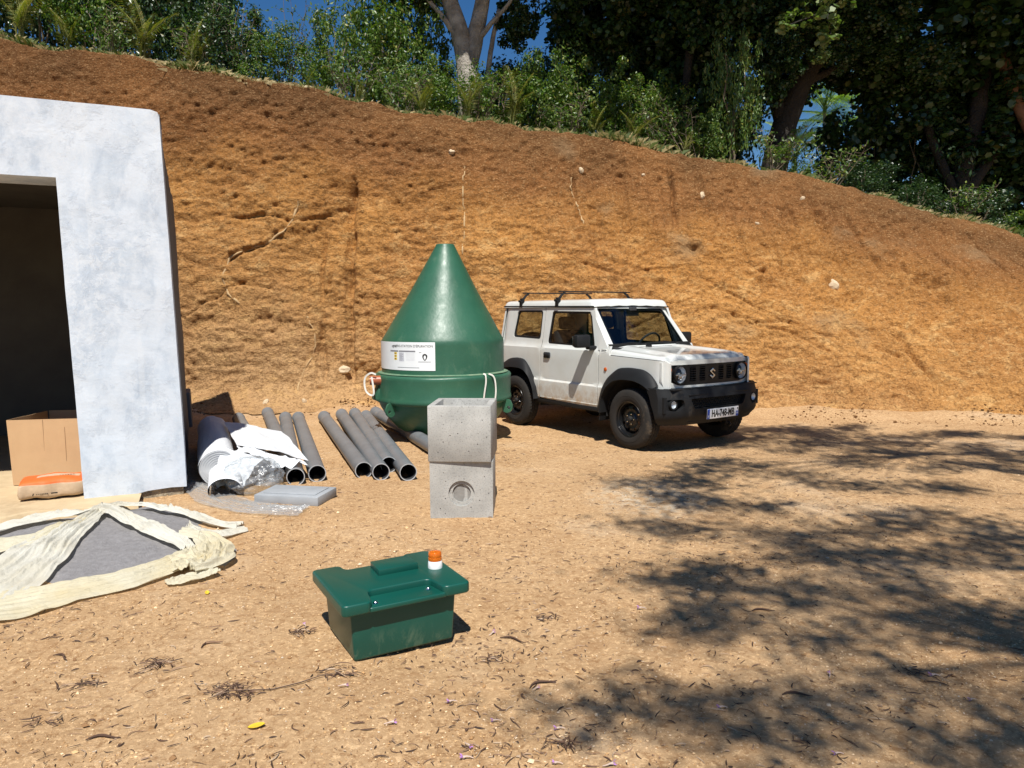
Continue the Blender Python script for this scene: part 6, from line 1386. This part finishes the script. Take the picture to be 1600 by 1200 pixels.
# overhead tree on the right behind the camera, it throws the dappled shade over the yard
sh_pts = [(3.22, 9.66), (3.78, 8.58), (4.66, 8.14), (5.17, 7.42), (2.48, 7.04), (3.28, 6.74), (3.93, 6.35), (1.09, 6.19), (1.53, 5.76), (2.22, 5.56), (2.95, 5.54), (3.46, 5.19), (1.26, 5.08), (1.78, 4.65), (2.34, 4.51), (2.82, 4.5), (3.09, 4.38), (1.12, 4.2), (1.6, 3.99), (1.96, 3.63), (2.35, 3.63), (0.89, 3.82), (1.06, 3.57), (1.51, 3.34), (1.75, 2.98), (2.35, 3.33), (0.32, 2.74), (0.61, 2.83), (0.77, 2.74), (0.93, 2.56), (1.23, 2.82), (1.27, 2.64), (1.56, 2.44), (1.84, 2.55), (4.0, 9.3), (4.6, 9.0), (5.4, 8.6), (6.2, 8.2), (5.8, 7.6), (4.4, 7.3), (5.0, 6.7), (4.7, 5.9), (5.6, 6.3), (6.4, 7.2), (4.2, 5.2), (5.0, 5.1), (3.7, 4.6), (4.4, 4.3), (2.9, 3.9), (3.5, 3.7), (2.9, 3.0), (3.3, 2.6), (2.4, 2.4), (6.8, 6.4), (6.0, 5.4), (7.4, 8.0), (8.0, 7.0), (2.5, 9.0), (2.2, 8.35), (1.75, 6.75), (2.75, 8.9), (3.3, 9.0), (5.0, 7.95), (4.3, 8.55), (3.6, 7.5), (4.0, 4.9), (1.9, 5.2), (2.9, 9.6), (3.6, 9.5), (4.2, 9.7), (4.9, 9.4), (5.6, 9.2), (6.3, 8.9), (2.6, 9.3), (3.9, 9.1), (6.9, 8.4), (3.1, 8.0), (2.2, 7.5), (5.6, 7.0), (6.2, 7.8), (1.6, 6.5)]
ot = tree(10.5, -3.5, [([(0, 0, -.1), (-.3, .1, 2.5), (-1.0, .3, 4.6), (-1.6, .6, 6.2)], .38, .24)], .38, [], m_barkd, 'large spreading shade tree at the right behind the camera, casting dappled shade', 'r', None, z=0, seed=11)
q = MB(); r = np.random.default_rng(77); PL = []; CL = []
for i, (gx_, gy_) in enumerate(sh_pts):
    
    for k in range(2 if gy_ > 3.5 else 1):
        h = 7.6 + .9 * math.sin(i * 2.1 + k); jx, jy = (r.normal(0, .20), r.normal(0, .24)) if gy_ > 3.5 else (0, 0); CL.append(Vector((gx_ + jx + SUN.x / SUN.z * h, gy_ + jy + SUN.y / SUN.z * h, h)))
for i in range(26): CL.append(Vector((8 + 4 * r.random(), -5 + 6 * r.random(), 8.5 + 2 * r.random())))
hub = [Vector((9.0, -3.0, 6.2)), Vector((6.2, -1.8, 7.0)), Vector((4.2, -1.0, 7.5)), Vector((2.6, -1.8, 7.7)), Vector((5.6, .6, 7.4)), Vector((4.4, 2.9, 7.6)), Vector((8.4, .5, 7.2))]
for a_, b_, ra, rb in ((0, 1, .12, .08), (1, 2, .065, .04), (2, 3, .035, .02), (1, 4, .06, .04), (4, 5, .035, .02), (0, 6, .07, .04)):
    A, B_ = hub[a_], hub[b_]; q.tube([A, A.lerp(B_, .33) + Vector((.1, .15, .2)), A.lerp(B_, .66) + Vector((-.1, .1, .15)), B_], [ra, ra * .85, (ra + rb) / 2, rb], 8, cap=False)
for c in CL:
    hb = min(hub, key=lambda t: (t - c).length); m_ = hb.lerp(c, .5) + Vector((0, 0, .12)); q.tube([hb, m_, c], [.013, .009, .005], 5, cap=False)
    small = c.y - SUN.y / SUN.z * c.z < 3.9 and c.x - SUN.x / SUN.z * c.z < 1.5; n_ = 200 if small else 260; rad_ = .23 if small else .25
    d_ = r.normal(0, 1, (n_, 3)); d_ *= np.array([1.25, .75, .7]) * rad_ * .62; a = r.uniform(0, 3.14); ca_, sa_ = math.cos(a * .4 - .6), math.sin(a * .4 - .6); X = d_[:, 0] * ca_ - d_[:, 1] * sa_; Y = d_[:, 0] * sa_ + d_[:, 1] * ca_
    PL.append(np.stack([X, Y, d_[:, 2]], 1) + np.array(c))
br = q.build('branch', m_barkd, None, 0, loc=(0, 0, 0)); br.parent = ot; br.matrix_parent_inverse = Matrix.Translation((-10.5, 3.5, 0))
P = np.concatenate(PL); V, F = leaves(P, r.normal(0, 1, P.shape) + [0, 0, .8], .085 * r.uniform(.6, 1.2, len(P)), r)
cr = link('crown', fastmesh('shade_leaves', V, F, False, [L_DARK]), None, ot); cr.matrix_parent_inverse = Matrix.Translation((-10.5, 3.5, 0))
# grass along the rim
def blades(name, P, H, lean, mat, seed, w=.006):
    r = np.random.default_rng(seed); n = len(P); a = r.uniform(0, 6.28, n); dx = np.cos(a); dy = np.sin(a); k = lean * r.uniform(.3, 1.3, n); wx = -dy * w; wy = dx * w
    V = np.stack([np.stack([P[:, 0] - wx, P[:, 1] - wy, P[:, 2]], 1), np.stack([P[:, 0] + wx, P[:, 1] + wy, P[:, 2]], 1),
                  np.stack([P[:, 0] + dx * H * k * .4 + wx * .8, P[:, 1] + dy * H * k * .4 + wy * .8, P[:, 2] + H * .6], 1), np.stack([P[:, 0] + dx * H * k * 1.0, P[:, 1] + dy * H * k, P[:, 2] + H * (1 - .35 * k)], 1)], 1)
    return link(name, fastmesh(name, V.reshape(-1, 3), np.arange(n * 4).reshape(n, 4), False), mat)
n = 60000; x = rng.uniform(-12, 12, n); kk = np.abs(rng.normal(0, .45, n)); y = ry(x) - .03 + kk; keep = fbm(x * 1.3, y * 1.7, 0, 3, 400) > rng.uniform(-.35, .55, n); x, y = x[keep], y[keep]
H = .05 + .14 * rng.random(len(x)) ** 2 + .12 * np.clip(fbm(x * 1.1, y, 0, 2, 402), 0, 1)
tag(blades('grass', np.stack([x, y, hill_z(x, y) - .03], -1), H, .9, L_GRASS, 5), 'green and dry grass fringe along the rim of the bank', 'grass', kind='stuff')
n = 3600; x = np.concatenate([rng.normal(-4.9, .7, n // 2), rng.normal(-3.8, .5, n // 4), rng.normal(7.6, .6, n // 4)]); y = ry(x) + .0 + np.abs(rng.normal(0, .16, len(x)))
o = blades('dry_straw', np.stack([x, y, hill_z(x, y) - .03 + rng.normal(0, .02, len(x))], -1), rng.uniform(.04, .14, len(x)) * 1.0, 1.8, L_DRY, 6, .003); tag(o, 'dry straw lying on the rim near the garage corner', 'straw', kind='stuff')
n = 1500; x = rng.uniform(-11, 10, n); o = blades('hanging_roots', np.stack([x, ry(x) - .03 - .02 * rng.random(n), np.interp(x, bx_, rim_z) - .02], -1), -(.04 + .32 * rng.random(n) ** 3), .25, L_DRY, 12, .0022); tag(o, 'fine dry roots hanging over the crest of the bank', 'roots', kind='stuff')
# ================================================================ LITTER ON THE YARD
m_lit, nt, b = new_mat('dry_litter'); ge = N(nt, 'ShaderNodeNewGeometry'); nt.links.new(ramp(nt, ge.outputs['Random Per Island'], [(0, (.035, .018, .012)), (.5, (.09, .045, .025)), (.75, (.24, .14, .08)), (1, (.42, .31, .21))]), b.inputs['Base Color']); b.inputs['Roughness'].default_value = .8
def litter(name, n, seed, P, Lr, wr, m=m_lit, lift=.004):
    r = np.random.default_rng(seed); a = r.uniform(0, 6.28, n); L_ = Lr[0] + (Lr[1] - Lr[0]) * r.random(n) ** 2.2; w = r.uniform(*wr, n); K = 5; t = np.linspace(-.5, .5, K); bend = r.normal(0, .55, n); bz = np.abs(r.normal(0, .22, n))
    Px = t[None] * L_[:, None]; Py = bend[:, None] * (t[None] ** 2) * L_[:, None]; Pz = bz[:, None] * (.25 - t[None] ** 2) * L_[:, None] * (r.random(n) > .35)[:, None] * .8
    ww = w[:, None] * np.array([.35, 1, 1, .8, .2])[None]; zz = lift + P[:, 2][:, None] + Pz
    def tr(X, Y): return P[:, 0][:, None] + X * np.cos(a)[:, None] - Y * np.sin(a)[:, None], P[:, 1][:, None] + X * np.sin(a)[:, None] + Y * np.cos(a)[:, None]
    x1, y1 = tr(Px, Py - ww); x2, y2 = tr(Px, Py + ww); x3, y3 = tr(Px, Py)
    V = np.stack([np.stack([x1, y1, zz], -1), np.stack([x3, y3, zz + ww * 1.3 + .0006], -1), np.stack([x2, y2, zz], -1)], 2).reshape(n, K * 3, 3)
    f = [];
    for k in range(K - 1):
        for j in (0, 1): f.append((k * 3 + j, k * 3 + 3 + j, k * 3 + 4 + j, k * 3 + 1 + j))
    F = np.array(f)[None] + (np.arange(n) * K * 3)[:, None, None]
    return link(name, fastmesh(name, V.reshape(-1, 3), F.reshape(-1, 4), False), m)
n = 19000; y = 1.7 + rng.random(n) ** 1.35 * 7.5; x = (rng.random(n) * 2 - 1) * (y * .72 + .4); keep = (fbm(x * 1.1, y * 1.1, 0, 3, 500) > rng.uniform(-.5, 1.0, n)) & ~((x < -1.9) & (y > 3.9)); x, y = x[keep], y[keep]
tag(litter('leaf_litter', len(x), 7, np.stack([x, y, ground_z(x, y)], -1), (.005, .065), (.0007, .0030)), 'dry leaf stalks and bark bits scattered over the yard', 'litter', kind='stuff')
n = 300; x = np.concatenate([rng.normal(-.15, .28, n // 2), rng.normal(.35, .5, n - n // 2)]); y = np.concatenate([rng.normal(3.35, .2, n // 2), rng.normal(3.3, .5, n - n // 2)])
tag(litter('leaf_litter', n, 8, np.stack([x, y, ground_z(x, y)], -1), (.015, .05), (.001, .0035)), 'brown litter gathered to the right of the green box', 'litter', kind='stuff')
def heap_of_twigs(x, y, r_, n, label, seed, stretch=1.0, ang=0.0):
    r = np.random.default_rng(seed); dx = r.normal(0, r_ * stretch, n); dy = r.normal(0, r_ * .6, n); X = x + dx * math.cos(ang) - dy * math.sin(ang); Y = y + dx * math.sin(ang) + dy * math.cos(ang); Z = ground_z(X, Y) + np.abs(r.normal(0, .006, n))
    o = tag(litter('twig_pile', n, seed, np.stack([X, Y, Z], -1), (.02, .09), (.0012, .0034)), label, 'twigs', 'small heaps of dry twigs on the yard')
    o['kind'] = 'thing'
for i, a in enumerate([(-1.15, 2.88, .055, 95, 'largest heap of dry twigs, left of the green box'), (-1.57, 3.10, .05, 42, 'heap of dry twigs between the cream sheet and the largest heap'), (-1.82, 2.95, .055, 26, 'thin scatter of pale twigs near the left edge'), (-1.03, 3.45, .035, 26, 'small heap of twigs just behind and left of the green box'), (-.76, 3.06, .05, 34, 'small heap of twigs at the front corner of the green box'), (-1.78, 2.66, .05, 18, 'loose twigs near the lower left corner'), (.17, 3.66, .03, 26, 'small heap of twigs with dead flowers right of the box'), (-.1, 3.22, .035, 26, 'curled brown leaves right of the green box corner'), (.18, 2.52, .03, 24, 'twigs beside the fallen flowers at the bottom'), (1.75, 3.0, .06, 26, 'twigs lying in the tree shade at lower right')]):
    heap_of_twigs(*a, 600 + i)
q = MB(); P = [(-1.22, 2.80), (-1.15, 2.86), (-.99, 2.90), (-.90, 2.96), (-.83, 3.01), (-.76, 3.05)]; q.tube([(x, y, float(ground_z(x, y)) + .010 + .005 * math.sin(i * 2)) for i, (x, y) in enumerate(P)], [.0015, .002, .0025, .0028, .002, .001], 6)
tag(q.build('stick', m_lit), 'long thin stick running from the largest twig heap to the green box', 'stick')
for i, (x, y, L_, a, l) in enumerate([(-1.42, 3.32, .10, .9, 'short stick in front of the cream sheet'), (-2.05, 3.2, .10, -.3, 'pale flat stick near the cream sheet at left'), (.0, 3.42, .14, -.35, 'pale bark strip right of the green box'), (.12, 2.98, .13, .6, 'dark curved stick right of the green box front'), (1.15, 2.85, .12, 0, 'short stick in the lower right shade'), (-1.5, 2.55, .12, .25, 'dark stick near the bottom left'), (1.3, 3.7, .12, .1, 'pale stick in the middle of the shaded ground')]):
    q = MB(); z = float(ground_z(x, y)); q.tube([(x + L_ * (t - .5) * math.cos(a) - .02 * math.sin(t * 5) * math.sin(a), y + L_ * (t - .5) * math.sin(a) + .015 * math.sin(t * 5), z + .006 + .004 * math.sin(t * 3)) for t in np.linspace(0, 1, 7)], [.002, .004, .005, .005, .004, .003, .0015], 6)
    tag(q.build('stick', m_lit), l, 'stick', 'sticks lying on the yard')
m_pet = pm('violet_petal', (.30, .10, .40), (.46, .24, .52), .6, 0, 60); m_tube_ = pm('cream_flower_tube', (.60, .47, .38), (.48, .36, .30), .6)
FL = [(.10, 2.94, .6, 'violet flower at the left tip of the dark shade patch'), (-.26, 2.82, 3.4, 'violet flower with pale tube below the green box'), (-.46, 2.67, .3, 'violet flower lowest left below the green box'), (-.08, 2.69, 3.3, 'violet flower midway below the box, tube to the right'), (-.16, 2.52, 5.4, 'violet flower with tube pointing up left near the bottom'), (-.18, 2.45, 3.2, 'pale flower lying beside the lowest ones'), (.14, 2.41, 3.1, 'violet flower at the bottom edge centre'), (.16, 2.63, 3.3, 'violet flower beside the twig pair'), (.34, 2.40, .3, 'violet flower at the bottom right of centre'), (1.35, 3.01, 1.2, 'violet flower in the lower right shade'), (.81, 2.76, 3.3, 'white-tubed flower at the edge of the dark shade'), (1.77, 2.98, 3.2, 'violet flower among twigs at lower right'), (1.81, 2.78, 3.4, 'pale violet flower near the right edge'), (1.13, 2.45, 3.3, 'small violet flower at the bottom right'), (-.1, 3.50, 1.0, 'pale pink flower just right of the green box'), (-1.04, 3.53, 2.0, 'pale pink flower left of the green box'), (-.70, 2.93, .2, 'pink flower in front of the green box corner'), (.66, 3.72, 3, 'pale flower in the open ground right of the box')]
for i, (x, y, a, l) in enumerate(FL):
    o = empty('fallen_flower', (x, y, float(ground_z(x, y)) + .008), a + math.pi); tag(o, l, 'flower', 'fallen violet flowers on the yard')
    q = MB(); q.tube([(0, 0, .004), (.012, .002, .006), (.026, .003, .004), (.040, -.002, .0)], [.0065, .0035, .0024, .0018], 7); q.build('flower_tube', m_tube_, o, 60)
    q = MB()
    for k in range(5):
        b_ = k * 1.257 + i; c, s = math.cos(b_), math.sin(b_); q.add([(0, .003 * c, .004 + .003 * s), (-.007, .008 * c + .004 * s, .006 + .007 * s + .002), (-.015, .013 * c, max(.001, .008 + .010 * s)), (-.007, .008 * c - .004 * s, max(0, .006 + .007 * s - .002))], [(0, 1, 2, 3)])
    q.build('petals', m_pet, o, 0); o.scale = (.72 + .2 * (i % 3) / 2,) * 3
m_yl = pm('yellow_leaf', (.72, .50, .03), (.60, .38, .03), .5, 0, 40)
for x, y, a, s, l in ((-.97, 2.63, .2, .032, 'small bright yellow leaf on the ground below the green box'), (-1.97, 2.50, .8, .045, 'yellow leaf at the lower left corner'), (-1.72, 4.0, 2, .022, 'tiny yellow leaf right of the cream sheet')):
    q = MB(); V = []; 
    for t in np.linspace(-1, 1, 9):
        w = .55 * (1 - t * t) ** .7
        for v in (-1, 0, 1): V.append((t * s, w * v * s, .004 + .004 * abs(v) + .004 * t))
    q.add(V, [tuple(f) for f in grid_faces(9, 3).tolist()], 0, True); o = q.build('fallen_leaf', m_yl, None, 0, (x, y, float(ground_z(x, y)) + .004), a); tag(o, l, 'leaf', 'fallen yellow leaves')
